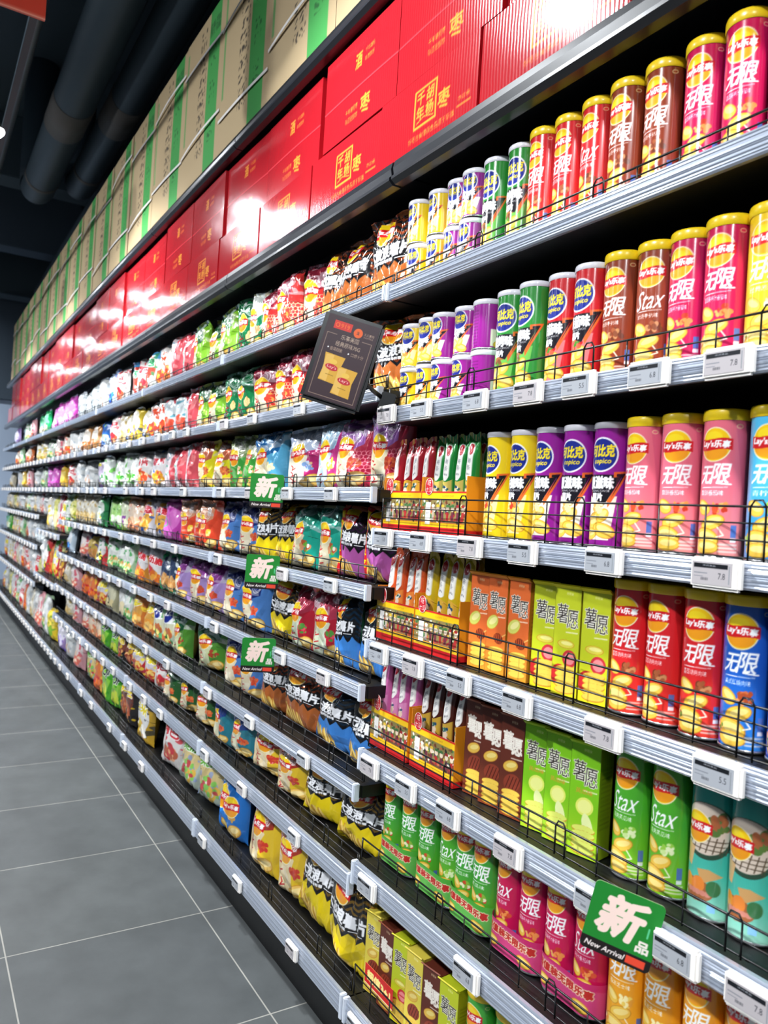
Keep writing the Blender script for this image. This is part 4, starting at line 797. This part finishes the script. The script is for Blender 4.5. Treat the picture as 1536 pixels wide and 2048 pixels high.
def art_kraft():
    c = Cv(52.6, 75, .42, 'A4906F'); g = '3C8A44'
    c.rect(33, 3, 47, 75, g); c.rect(1.5, 26, 3.6, 70, rgbmix(g, 'A4906F', .35))
    for k in range(11):
        c.noise(k, 1.9, '2A2622', .75, .9, x0=21.5, x1=29, y0=13 + k * 5.4, y1=16.6 + k * 5.4)
        if k % 3: c.noise(k + 40, 1.7, '1E4A26', 1.3, .7, x0=37, x1=43, y0=10 + k * 5.6, y1=14 + k * 5.6)
    c.text('新疆', 40, 66, 6.5, '1E4A26', rot=.0); c.noise(9, 2.2, '3A342C', 1.7, .7, x0=29, x1=31, y0=14, y1=60)
    return c
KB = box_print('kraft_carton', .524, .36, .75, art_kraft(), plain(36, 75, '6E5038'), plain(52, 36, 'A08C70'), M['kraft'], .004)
def strap_mesh(dz):
    b = MB(); P = [(-.262 + .524 * t / 12, -.186 - .02 * math.sin(PI * t / 12) * (.5 if dz else .2), (t / 12 - .5) * (.03 if dz else -.012)) for t in range(13)]
    for i in range(12):
        a, q = P[i], P[i + 1]; vs = [b.b.verts.new(v) for v in ((a[0], a[1], a[2] - .006), (q[0], q[1], q[2] - .006), (q[0], q[1], q[2] + .006), (a[0], a[1], a[2] + .006), (a[0], a[1] + .001, a[2] - .006), (q[0], q[1] + .001, q[2] - .006), (q[0], q[1] + .001, q[2] + .006), (a[0], a[1] + .001, a[2] + .006))]
        for f in ((0, 1, 2, 3), (7, 6, 5, 4), (3, 2, 6, 7), (0, 4, 5, 1)): b.b.faces.new([vs[j] for j in f])
    return b.me('strap', M['strap'])
ST = [strap_mesh(0), strap_mesh(1)]
y = 1.577; k = 0
while y < 10.9:
    o = add('kraft_carton', KB, None, (X0 + .02 + .18, y + .265, 2.863), (0, 0, -PI / 2 + random.uniform(-.008, .008)))
    add('strap', ST[k % 2], o, (0, 0, .20 + random.uniform(-.035, .035))); add('strap', ST[(k + 1) % 2], o, (0, 0, .585 + random.uniform(-.035, .035)))
    tag(o, 'tall kraft carton with green stripe and white straps, %s from the near end' % ordn(k), 'carton', 'kraft cartons on the top deck'); y += .5315; k += 1
# ------------------------------------------------------------------ goods
CHIPS = {
 1: 'WBn:1.78:0.21 WBn:1.98:0.20 WBn:2.11:0.13 RC:2.26:0.16 RC:2.43:0.19 RC:2.60:0.15 GW:2.71:0.08 GT:2.85:0.17 LG:3.03:0.18 LG:3.21:0.18 LG:3.37:0.15 CO:3.53:0.14 CO:3.71:0.21 ORW:3.86:0.10 WHO:3.99:0.16 WGR:4.19:0.24 WHR:4.42:0.22 WGR:4.54:0.32 WHR:4.89:0.24 BW:5.10:0.34 WH:5.42:0.28 WX:5.50:0.26 WX:5.71:0.24 WX:5.93:0.26 WX:6.16:0.28 MG:6.59:0.36 MG:6.88:0.32 MG:7.14:0.31 MG:7.44:0.34 EM:7.92:0.44 EM:8.40:0.53 PKW:8.99:0.56 GNW:9.63:0.72 PUW:10.44:0.90',
 2: 'WBn:1.75:0.16 WBn:2.17:0.15 RC:2.30:0.14 RC:2.43:0.15 RC:2.62:0.26 GT:2.78:0.18 GT:2.93:0.15 LG:3.11:0.30 LG:3.30:0.14 CO:3.45:0.14 SIR:3.62:0.22 SIR:3.80:0.17 WHO:3.93:0.15 WHO:4.09:0.21 YPA:4.26:0.17 YPA:4.44:0.21 YPA:4.61:0.13 CRM:4.77:0.20 WHR:4.99:0.24 BLU:5.32:0.42 BRW:5.66:0.26 BRW:5.94:0.30 WH:6.23:0.27 WH:6.51:0.29 ORW:6.87:0.44 PKW:7.30:0.41 GNW:7.75:0.49 WHY:8.15:0.30 WHY:8.46:0.33 ORW:9.26:0.64 GNW:9.77:0.38 ORW:10.19:0.46',
 3: 'LIR:1.75:0.17 LIR:1.92:0.22 LBP:2.06:0.12 PBW:2.27:0.31 SKB:2.55:0.25 GON:2.71:0.14 GON:2.85:0.16 YSA:3.02:0.23 YSA:3.22:0.18 CO:3.40:0.13 CO:3.52:0.26 CO:3.73:0.27 WOB:4.00:0.30 WOR:4.27:0.29 WGN:4.42:0.18 WGN:4.59:0.23 WGN:4.84:0.27 WGN:5.09:0.22 PUY:5.34:0.27 WH:5.86:0.22 WH:6.10:0.26 WHR:6.48:0.40 GOL:6.86:0.37 MGR:7.30:0.33 MGR:7.62:0.36 GNW:8.01:0.43 WH:8.46:0.47 PKW:8.96:0.53 GOL:9.41:0.36 WH:9.91:0.74 CRM:10.79:1.04',
 4: 'WPu:1.75:0.17 WPu:1.91:0.14 TEA:2.03:0.15 TEA:2.20:0.20 WYe:2.35:0.13 WYe:2.51:0.20 BLC:2.70:0.21 BLC:2.89:0.20 FRY:3.11:0.27 FRY:3.24:0.20 FRY:3.42:0.32 MGR:3.68:0.25 ORB:3.89:0.25 ORB:4.11:0.22 SAL:4.29:0.19 SAL:4.46:0.20 LIM:4.63:0.15 GRN:4.74:0.22 GRN:4.92:0.24 FLO:5.24:0.37 CRM:5.50:0.14 CRM:5.63:0.14 CRM:5.78:0.15 CRM:5.93:0.15 CRM:6.07:0.16 YEL:6.30:0.21 WGN:6.55:0.30 WHY:6.90:0.38',
 5: 'WBl:1.75:0.17 WBl:1.88:0.09 CHE:2.01:0.22 CHE:2.17:0.12 WYe:2.33:0.25 BLC:2.57:0.28 BLC:2.80:0.25 LIL:3.02:0.22 LIL:3.23:0.23 LIL:3.44:0.21 PGR:3.57:0.16 PGR:3.73:0.19 ORR:3.93:0.21 ORR:4.18:0.29 GNW:4.43:0.21 GNW:4.65:0.23 GNW:4.92:0.32 WRE:5.21:0.28 NVY:5.55:0.23 PKW:5.86:0.40 BW:6.34:0.55',
 6: 'WBl:1.76:0.18 WBl:1.95:0.23 WBn:2.18:0.26 WBn:2.40:0.21 BLC:2.59:0.19 BLC:2.76:0.21 PGD:3.07:0.46 PGD:3.40:0.22 SHI:3.59:0.17 SHI:3.76:0.18 CHS:3.94:0.21 CHS:4.18:0.28 GNW:4.41:0.19 BKW:4.56:0.14 OLV:4.83:0.40 RED:5.14:0.24 ROR:5.37:0.28 ROR:5.66:0.33 PKW:6.00:0.36 CRM:6.40:0.43',
 7: 'WYe:1.78:0.22 WYe:2.01:0.25 TOM:2.21:0.22 TOM:2.42:0.25 BGC:2.64:0.20 BGC:2.82:0.16 LEA:3.05:0.33 LEA:3.28:0.17 LEA:3.47:0.33 WHR:3.70:0.16 RED:3.87:0.20 RED:4.10:0.25 BLB:4.29:0.14 BLB:4.45:0.17 GRG:4.65:0.23 GRG:4.90:0.27 SAL:5.10:0.24 SAL:5.31:0.25 PKW:5.58:0.29 PKW:5.90:0.36 CRM:6.23:0.31 OLV:6.54:0.31',
 8: 'WYe:1.78:0.23 WYe:2.00:0.24 TOM:2.17:0.20 TOM:2.38:0.28 BLY:2.68:0.40 PEA:2.99:0.34 PEA:3.23:0.30 WHR:3.49:0.34 BAN:3.91:0.52 BLS:4.23:0.18 BLS:4.38:0.19 GRG:4.58:0.21 GRG:4.79:0.25 ROR:5.03:0.29 PEA:5.35:0.44 PKW:5.77:0.41 WH:6.15:0.35 PUW:6.52:0.39 YTB:6.98:0.55',
}
CANS = {
 1: 'sY:1.647 sY:1.565 sP:1.491 sP:1.427 tG:1.353 tG:1.271 xR:1.196 xR:1.127 xRs:1.052 xB:0.977 xB:0.901 xM:0.820 xM:0.743',
 2: 'sY:1.656 sY:1.579 sP:1.509 sP:1.431 sPb:1.358 tG:1.276 tG:1.199 tR:1.121 tR:1.045 xB:0.970 xBs:0.898 xM:0.829 xM:0.757 xY:0.685',
 3: 'dR:1.612 dG:1.436 tY:1.277 tY:1.200 tP:1.122 tP:1.050 tP:0.975 xK:0.894 xK:0.821 xK:0.744 xS:0.664',
 4: 'dO:1.613 dY:1.435 bO:1.297 bO:1.235 bO:1.168 bY:1.100 bY:1.037 bY:0.971 xR:0.905 xR:0.834 xR:0.757 xBl:0.687',
 5: 'dP:1.609 dB:1.423 bB:1.291 bB:1.233 bB:1.167 bG:1.100 bG:1.038 bG:0.974 xGs:0.886 xGs:0.812 xT:0.736 xT:0.667',
 6: 'xG:1.624 xG:1.544 xG:1.467 xGs:1.382 xG:1.323 xG:1.258 xMs:1.183 xM:1.109 xM:1.034 xMs:0.962 xO:0.881 xO:0.804 xO:0.728 xO:0.658',
 7: 'bY1:1.647 bB:1.578 bY:1.519 bY1:1.453 bB:1.385 bY:1.322 xG:1.246 xG:1.162',
}

FAR = {
 # tiers of the bay with the big yellow bag, then of the three far bays
 ('E', 4): 'GNW:6.56:.2 RED:6.74:.2 PKW:6.92:.2 YEL:7.08:.2 WH:7.24:.2 WHY:7.42:.18 CRM:7.58:.16',
 ('E', 5): 'BLB:6.56:.17 YEL:6.73:.18 RED:6.91:.18 GRG:7.09:.17 ROR:7.26:.17 WRE:7.43:.16 WH:7.59:.14',
 ('E', 6): 'WH:7.24:.2 GNW:7.42:.2 PKW:7.6:.16',
 ('F', 4): 'WH:7.78:.2 PKW:7.98:.2 WH:8.18:.2 CRM:8.38:.2 WH:8.6:.2 GNW:8.82:.2 WH:9.04:.2 CRM:9.26:.2 WH:9.5:.22 WH:9.74:.22 CRM:9.98:.22 YEL:10.22:.22 CRM:10.46:.22 CRM:10.7:.22 WHY:10.95:.22',
 ('F', 5): 'WX:7.78:.18 WX:7.96:.18 WX:8.14:.18 WH:8.4:.26 WH:8.66:.22 ORW:8.9:.2 CRM:9.12:.2 GNW:9.34:.2 ORW:9.58:.22 WHY:9.82:.22 CRM:10.06:.22 ORW:10.3:.22 GRN:10.6:.24 EM:10.9:.24',
 ('F', 6): 'YEL:7.78:.18 WHR:7.98:.2 WH:8.2:.2 WH:8.42:.2 PKW:8.64:.2 WHR:8.88:.22 ORW:9.12:.2 WH:9.34:.2 CRM:9.58:.2 PKW:9.8:.2 CRM:10.04:.22 WHY:10.28:.22 WH:10.52:.22 RED:10.8:.22',
 ('F', 7): 'PKW:7.8:.2 WH:8.02:.2 CRM:8.24:.2 WH:8.46:.2 ROR:8.7:.2 WHR:8.94:.2 WH:9.18:.2 GNW:9.42:.2 PKW:9.66:.2 WH:9.9:.22 YEL:10.14:.22 OLV:10.4:.22 WH:10.66:.22 RED:10.92:.22',
}
CNTRY = {}
def ordtxt(i, n):
    return '' if n == 1 else ', rightmost' if i == 0 else ', leftmost' if i == n - 1 else ', %s from right' % ordn(i)
ROWN = {1: 'top bag tier', 2: 'second bag tier', 3: 'third bag tier', 4: 'fourth bag tier', 5: 'fifth bag tier', 6: 'sixth bag tier', 7: 'seventh bag tier', 8: 'lowest bag tier'}
def place_row(spec, z, rown, gap, hmax=.265):
    it = [(p.split(':')[0], float(p.split(':')[1]), float(p.split(':')[2])) for p in spec.split()]
    tot = {}; seen = {}
    for k, _, _ in it: tot[k] = tot.get(k, 0) + 1
    for j, (k, y, w) in enumerate(it):
        i = seen.get(k, 0); seen[k] = i + 1
        nb = min([abs(y - q[1]) for m_, q in enumerate(it) if m_ != j] or [1])
        w2 = max(.13, min(.235, max(w, nb * 1.05))); h = min(gap - .003, hmax if w2 > .15 else hmax * .92) * random.uniform(.96, 1.0)
        if k == 'WX': h = .21
        if k == 'YTB': w2, h = .26, .45
        t = .068 if w2 < .16 else .088
        rz = random.uniform(-.05, .28) if k != 'WX' else 0; ln = (random.uniform(-.09, .0), random.uniform(-.05, .05)); lift = .001 + abs(ln[0]) * t * .5 + abs(ln[1]) * w2 * .5; h = min(h, gap - .002 - 2 * lift)
        x = X0 + .035 + t / 2 + abs(math.sin(rz)) * w2 / 2 + random.uniform(0, .008)
        bag(k, x, y, z - .004 + lift, w2, h, t, rz, ln, BAGS[k][1] + ' on ' + rown + ordtxt(i, tot[k]), 'snack bags on the shelf tiers')
random.seed(11)
for r, z in enumerate(ROWS_B, 1):
    up = (2.25, 2.004 - .036, 1.747 - .036, 1.491 - .036, 1.241 - .036, .988 - .036, .736 - .036, .51 - .036)[r - 1]
    lim = {4: 6.42, 5: 6.42, 7: 6.42}.get(r, 11.1)
    place_row(' '.join(q for q in CHIPS[r].split() if float(q.split(':')[1]) < lim), z, ROWN[r], up - z, .25 if r == 1 else .285)
EN = {4: 'fourth tier of the yellow bag bay', 5: 'fifth tier of the yellow bag bay', 6: 'base of the yellow bag bay'}
FN = {4: 'fourth tier of the far bays', 5: 'fifth tier of the far bays', 6: 'sixth tier of the far bays', 7: 'base of the far bays'}
for (b_, r), s in FAR.items():
    rows = ROWS_E if b_ == 'E' else ROWS_F
    ups = ([0, 0, 0, 1.455, 1.082, .684] if b_ == 'E' else [0, 0, 0, 1.455, 1.204, .924, .584])[r - 1]
    place_row(s, rows[r - 1], (EN if b_ == 'E' else FN)[r], ups - rows[r - 1], .34 if b_ == 'E' else .30)
# canister bay
RNA = {1: 'top canister shelf', 2: 'second canister shelf', 3: 'third canister shelf', 4: 'fourth canister shelf', 5: 'fifth canister shelf', 6: 'sixth canister shelf', 7: 'lowest canister shelf'}
random.seed(21)
for r, spec in CANS.items():
    z = ROWS_A[r - 1] - .003; it = [(p.split(':')[0], float(p.split(':')[1])) for p in spec.split()]
    last = it[-1]
    for e in range(2): it.append((last[0] if last[0] != 'sPb' else 'sP', last[1] - .076 * (e + 1)))
    tot = {}; seen = {}
    for k, _ in it: k = k[:2] if k == 'sPb' else k; tot[k] = tot.get(k, 0) + 1
    for k, y in reversed(it):
        kk = 'sP' if k == 'sPb' else k; i = seen.get(kk, 0); seen[kk] = i + 1; on = RNA[r]; o_ = ordtxt(i, tot[kk])
        if kk[0] == 'd': display_box(kk, y, z, on)
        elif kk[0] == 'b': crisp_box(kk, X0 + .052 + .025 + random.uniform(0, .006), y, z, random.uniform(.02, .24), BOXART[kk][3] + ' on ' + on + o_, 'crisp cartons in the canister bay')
        else:
            x = X0 + .048 + RAD + random.uniform(-.002, .006) + (.012 if r >= 5 else 0)
            rz = random.uniform(-.05, .35) if k != 'sPb' else PI * .8
            g = 'chip canisters on the ' + on
            if kk[0] == 's':
                can(kk, x, y, z, rz, CANART[kk][1] + ' at stack bottom, ' + on + o_, g)
                can(kk, x + random.uniform(-.003, .003), y + random.uniform(-.004, .004), z + .106 + .0075, random.uniform(-.1, .4) if k != 'sPb' else PI * .75, CANART[kk][1] + ' on stack top, ' + on + o_, g)
            else: can(kk, x, y, z, rz, CANART[kk][1] + ' on ' + on + o_, g)
# printed sleeves round the paired canisters of the sixth shelf
def sleeve(y, base, txt, label):
    c = Cv(16.5, 6, .13, base); c.poly([(0, 0), (16.5, 0), (16.5, 4.6), (9, 5.2), (0, 6)], rgbmix(base, 'FFFFFF', .12)); c.text('超值装无限乐事', 8.2, 4.1, 1.5, 'C02A24', w=12, bold=.05, out='F4E8C0', ow=.12, rot=-.04)
    chips(c, [(4, 1.6, 1.5, .9, .2), (12, 1.4, 1.5, .9, -.2)]); a = c.out(); ny, nx = a.shape[:2]; R = RAD + .0012; d = .0385
    # stadium outline: half circle, straight, half circle
    s = np.linspace(-1, 1, nx); P = []
    for q in s:
        L = q * (d + R * PI / 2)
        if abs(L) < d: P.append((L, -R))
        else: a_ = (abs(L) - d) / R; P.append((math.copysign(d + R * math.sin(a_), L), -R * math.cos(a_)))
    P = np.array(P); zz = np.linspace(0, .06, ny); X = np.repeat(P[None, :, :], ny, 0)
    V = np.dstack([X[..., 0], X[..., 1], np.repeat(zz[:, None], nx, 1)]).reshape(-1, 3)
    o = add('card_sleeve', mesh_np('card_sleeve', V, grid_faces(nx, ny), M['board'], a.reshape(-1, 4)), None, (X0 + .06 + RAD, y, ROWS_A[5] + .004), (0, 0, -PI / 2))
    tag(o, label, 'promo sleeve', 'sleeves joining canister pairs')
for y_, b_, l_ in ((1.584, '4EA83A', 'green printed sleeve joining the two leftmost canisters on sixth shelf'), (1.425, '4EA83A', 'green printed sleeve joining the middle green canister pair on sixth shelf'), (1.29, '4EA83A', 'green printed sleeve on the green pair beside magenta canisters'),
                   (1.146, 'C82A6A', 'magenta printed sleeve on the left magenta canister pair'), (.998, 'C82A6A', 'magenta printed sleeve on the right magenta canister pair')): sleeve(y_, b_, '', l_)
c = Cv(13, 5, .13, 'C8201E'); c.text('超值3+1', 6.5, 2.6, 2.4, 'F4E08A', w=10.5, bold=.06); c.rect(0, 0, 13, .4, 'F0C8A0')
o = add('promo_card', panel_print('promo_card', c, .13, .05, M['board'], .001), None, (X0 + .045, 1.585, ROWS_A[6] + .055), (.0, 0, -PI / 2)); tag(o, 'red promo wrap on the leftmost crisp cartons of the lowest canister shelf', 'promo sleeve')
# ------------------------------------------------------------------ price tags
def tag_art(v):
    c = Cv(5.6, 2.9, .05, '9A9DA3' if v != 2 else 'A8A2A4'); r = random.Random(v)
    c.rect(.25, 2.1, 5.0, 2.65, '15171C'); c.text('休闲食品', 2.4, 2.42, .22, 'B8BAC0', w=1.8)
    c.rect(.3, 1.4, 2.2, 1.5, '70747C'); c.rect(.3, 1.0, 1.6, 1.08, '70747C')
    for k in range(9): c.rect(1.3 + k * .12, .55, 1.36 + k * .12, .9, '3A3C42')
    c.text('%d.%s' % (5 + v, '8' if v else '5'), 4.2, 1.2, .75, '303238', w=.95); c.rect(5.15, .3, 5.3, 2.5, '80848A')
    return c
TAGS = []
for v in range(3):
    TAGS.append((MB().box(-.034, -.0125, -.0195, .034, 0, .0195, .0035).me('price_tag', M['tagw']), panel_print('screen', tag_art(v), .054, .028, M['screen'], .001)))
def price_tag(y, z, h, k, label, s=1.0):
    v = k % 3; o = add('price_tag', TAGS[v][0], None, (X0 - .009, y, z - h / 2 - .001), (0, .0, -PI / 2)); add('screen', TAGS[v][1], o, (-.003, -.0128, 0)); o.scale = (s, 1, s)
    tag(o, label, 'price tag', 'electronic price tags on the rails')
TG = {'A2': [1.61, 1.46, 1.26, 1.1, 0.97, 0.82, 0.68], 'A3': [1.59, 1.43, 1.25, 1.09, 0.89, 0.68], 'A4': [1.58, 1.43, 1.26, 1.08, 0.87, 0.66], 'A5': [1.59, 1.43, 1.27, 1.08, 0.87, 0.71, 0.59], 'A6': [1.57, 1.18], 'A7': [1.58],
 'B2': [1.9, 2.12, 2.5, 2.78, 3.25, 3.46, 3.7, 3.98, 4.27, 4.55, 4.86, 5.08, 5.52, 5.92], 'B3': [1.88, 2.17, 2.48, 2.77, 3.24, 3.71, 3.94, 4.28, 4.8, 5.09, 5.37, 5.68],
 'B4': [1.85, 2.17, 2.76, 3.32, 3.66, 3.98, 4.33, 4.75], 'B5': [1.86, 2.15, 2.75, 3.37, 3.66, 3.97, 4.3], 'B6': [1.95, 2.36, 2.78, 3.33, 3.69, 4.0, 4.36], 'B7': [1.98, 2.39, 2.77, 3.38, 3.66, 3.94, 4.32],
 'B8': [1.95, 2.38, 2.74, 3.63, 3.97, 4.32, 4.82, 5.15, 5.65, 5.97, 6.2, 6.4]}
for key, L in TG.items():
    r = int(key[1]); rows, hts = (ROWS_A, HA) if key[0] == 'A' else (ROWS_B, HB); L = list(L)
    if key[0] == 'B':
        y = L[-1] + .26
        while y < (11.1 if r <= 3 else 6.4): L.append(y); y += .24
    nm = 'canister bay' if key[0] == 'A' else 'bag bays'
    for j, y in enumerate(L):
        price_tag(y, rows[r - 1], hts[r - 1], j + r, 'white electronic price tag on %s rail of the %s, %s from %s' % (ordn(r - 1), nm, ordn(j), 'left' if key[0] == 'A' else 'right'), 1.18 if key[0] == 'A' else 1.0)
for nm, rows, y0, y1 in (('yellow bag bay', ROWS_E, 6.56, 7.6), ('far bays', ROWS_F, 7.76, 11.2)):
    for r in range(3, len(rows)):
        y = y0; j = 0
        while y < y1:
            price_tag(y, rows[r], .05, j, 'white electronic price tag on %s rail of the %s, %s from right' % (ordn(r), nm, ordn(j))); y += .17 if r == len(rows) - 1 else .22; j += 1
# ------------------------------------------------------------------ new arrival cards and the tilted poster frame
def new_card():
    c = Cv(10.5, 10.8, .085, '1B7A2A'); c.rect(0, 0, 10.5, 2.0, '1A1414'); c.rect(6.9, .45, 9.7, 1.6, 'D8442E')
    c.text('新', 5.0, 6.6, 6.2, 'EBCFC4', w=6.0, bold=.02, shear=.22, out='EBCFC4', ow=.16); c.text('品', 8.7, 3.5, 1.7, 'E4D8D0', w=1.8, bold=.04); c.text('New Arrival', 3.7, 1.05, .85, 'E8DCD8', w=5.8, shear=.25, bold=.02)
    c.line([(9.0, 5.2), (9.0, 6.6)], .25, '5AC08A'); return c
NC = panel_print('new_arrival_card', new_card(), .105, .108, M['matte'], .003, .008)
clip = MB().box(-.006, 0, -.008, .006, .05, .008, .002).me('clip', M['railcap'])
for (x, y, z, rz, ry, lb) in ((.955, 2.262, 1.477, -.40, 0, 'topmost of the three square green new arrival cards'), (.955, 2.258, 1.22, -.40, .02, 'middle of the three square green new arrival cards'),
                              (.955, 2.25, .958, -.40, .01, 'lowest of the three square green new arrival cards'), (.955, .785, .818, -.92, .2, 'large green new arrival card at the lower right rail')):
    o = add('new_arrival_card', NC, None, (x, y, z), (0, ry, rz)); add('clip', clip, o, (.03, .001, .0)); tag(o, lb, 'shelf card', 'green new arrival cards')
root = empty('poster_frame', (.86, 1.625, 1.785)); root.rotation_euler = (0, .25, -.56); root.scale = (.95, 1, 1)
tag(root, 'tilted black poster frame advertising two yellow chip bags', 'poster frame')
add('frame', MB().box(-.078, 0, -.112, .078, .014, .112, .008).me('frame', M['tabletf']), root)
def poster():
    c = Cv(13.4, 20.4, .1, '3A2A30'); g = 'B9A088'
    for p in (((.9, .8), (12.5, .8)), ((.9, .8), (.9, 15.9)), ((12.5, .8), (12.5, 15.9)), ((.9, 15.9), (3.4, 15.9)), ((10, 15.9), (12.5, 15.9))): c.line(list(p), .1, g)
    c.rect(2.0, 17.2, 6.6, 19.2, 'C8322A'); c.text('1919', 4.6, 18.2, 1.1, 'E8702E', w=2.8); c.ell(2.9, 18.2, .55, .55, 'E8702E', ring=.3)
    c.ell(8.4, 17.6, 1.15, 1.15, 'E0602A'); c.text('a', 8.4, 17.6, .8, '3A2A30'); c.text('天天惠购', 11.2, 17.8, .7, g, w=2.6); c.text('SHOPPING', 11.2, 17.1, .35, g, w=2.4)
    c.text('乐事美国', 6.9, 15.6, 1.25, 'C0AA94', w=4.6); c.text('经典原味70G', 6.9, 13.9, 1.25, 'C0AA94', w=6.4); c.ell(2.2, 12.5, .18, .18, 'FFFFFF'); c.text('香薄甜脆', 4.3, 12.4, .9, g, w=3.2); c.ell(7.6, 12.2, .18, .18, 'FFFFFF'); c.text('口感十分', 9.9, 12.2, .9, g, w=3.2)
    for x, y in ((4.6, 7.8), (8.6, 5.4)):
        c.poly([(x - 2.5, y - 3.3), (x + 2.4, y - 3.6), (x + 2.1, y), (x + 2.7, y + 3.2), (x - 2.6, y + 3.4), (x - 2.1, y)], 'D0A03A'); c.poly([(x - 2.2, y - 3), (x - .4, y - 3.4), (x - .2, y + 3.2), (x - 2.2, y + 3)], 'DDB25A')
        c.ell(x, y + .2, 1.7, .75, 'B82432', -.1); c.text("Lay's", x, y + .2, .9, 'F0E0D0', w=2.4, rot=-.08); c.line([(x - 1, y - 1.6), (x + 1, y - 1.7)], .14, '8A6A20'); c.ell(x, y + 1.6, 1.0, .6, 'E0B850')
    return c
add('poster', panel_print('poster', poster(), .134, .204, M['screen'], .001), root, (0, -.001, 0))
add('arm', MB().tube([(.05, .012, -.02), (.09, .06, -.035), (.13, .10, -.045)], .006, 8).me('arm', M['tabletf']), root)
o = add('clamp', MB().box(-.02, -.02, -.03, .02, .02, .03, .003).me('clamp', M['tabletf']), root, (.135, .10, -.055))
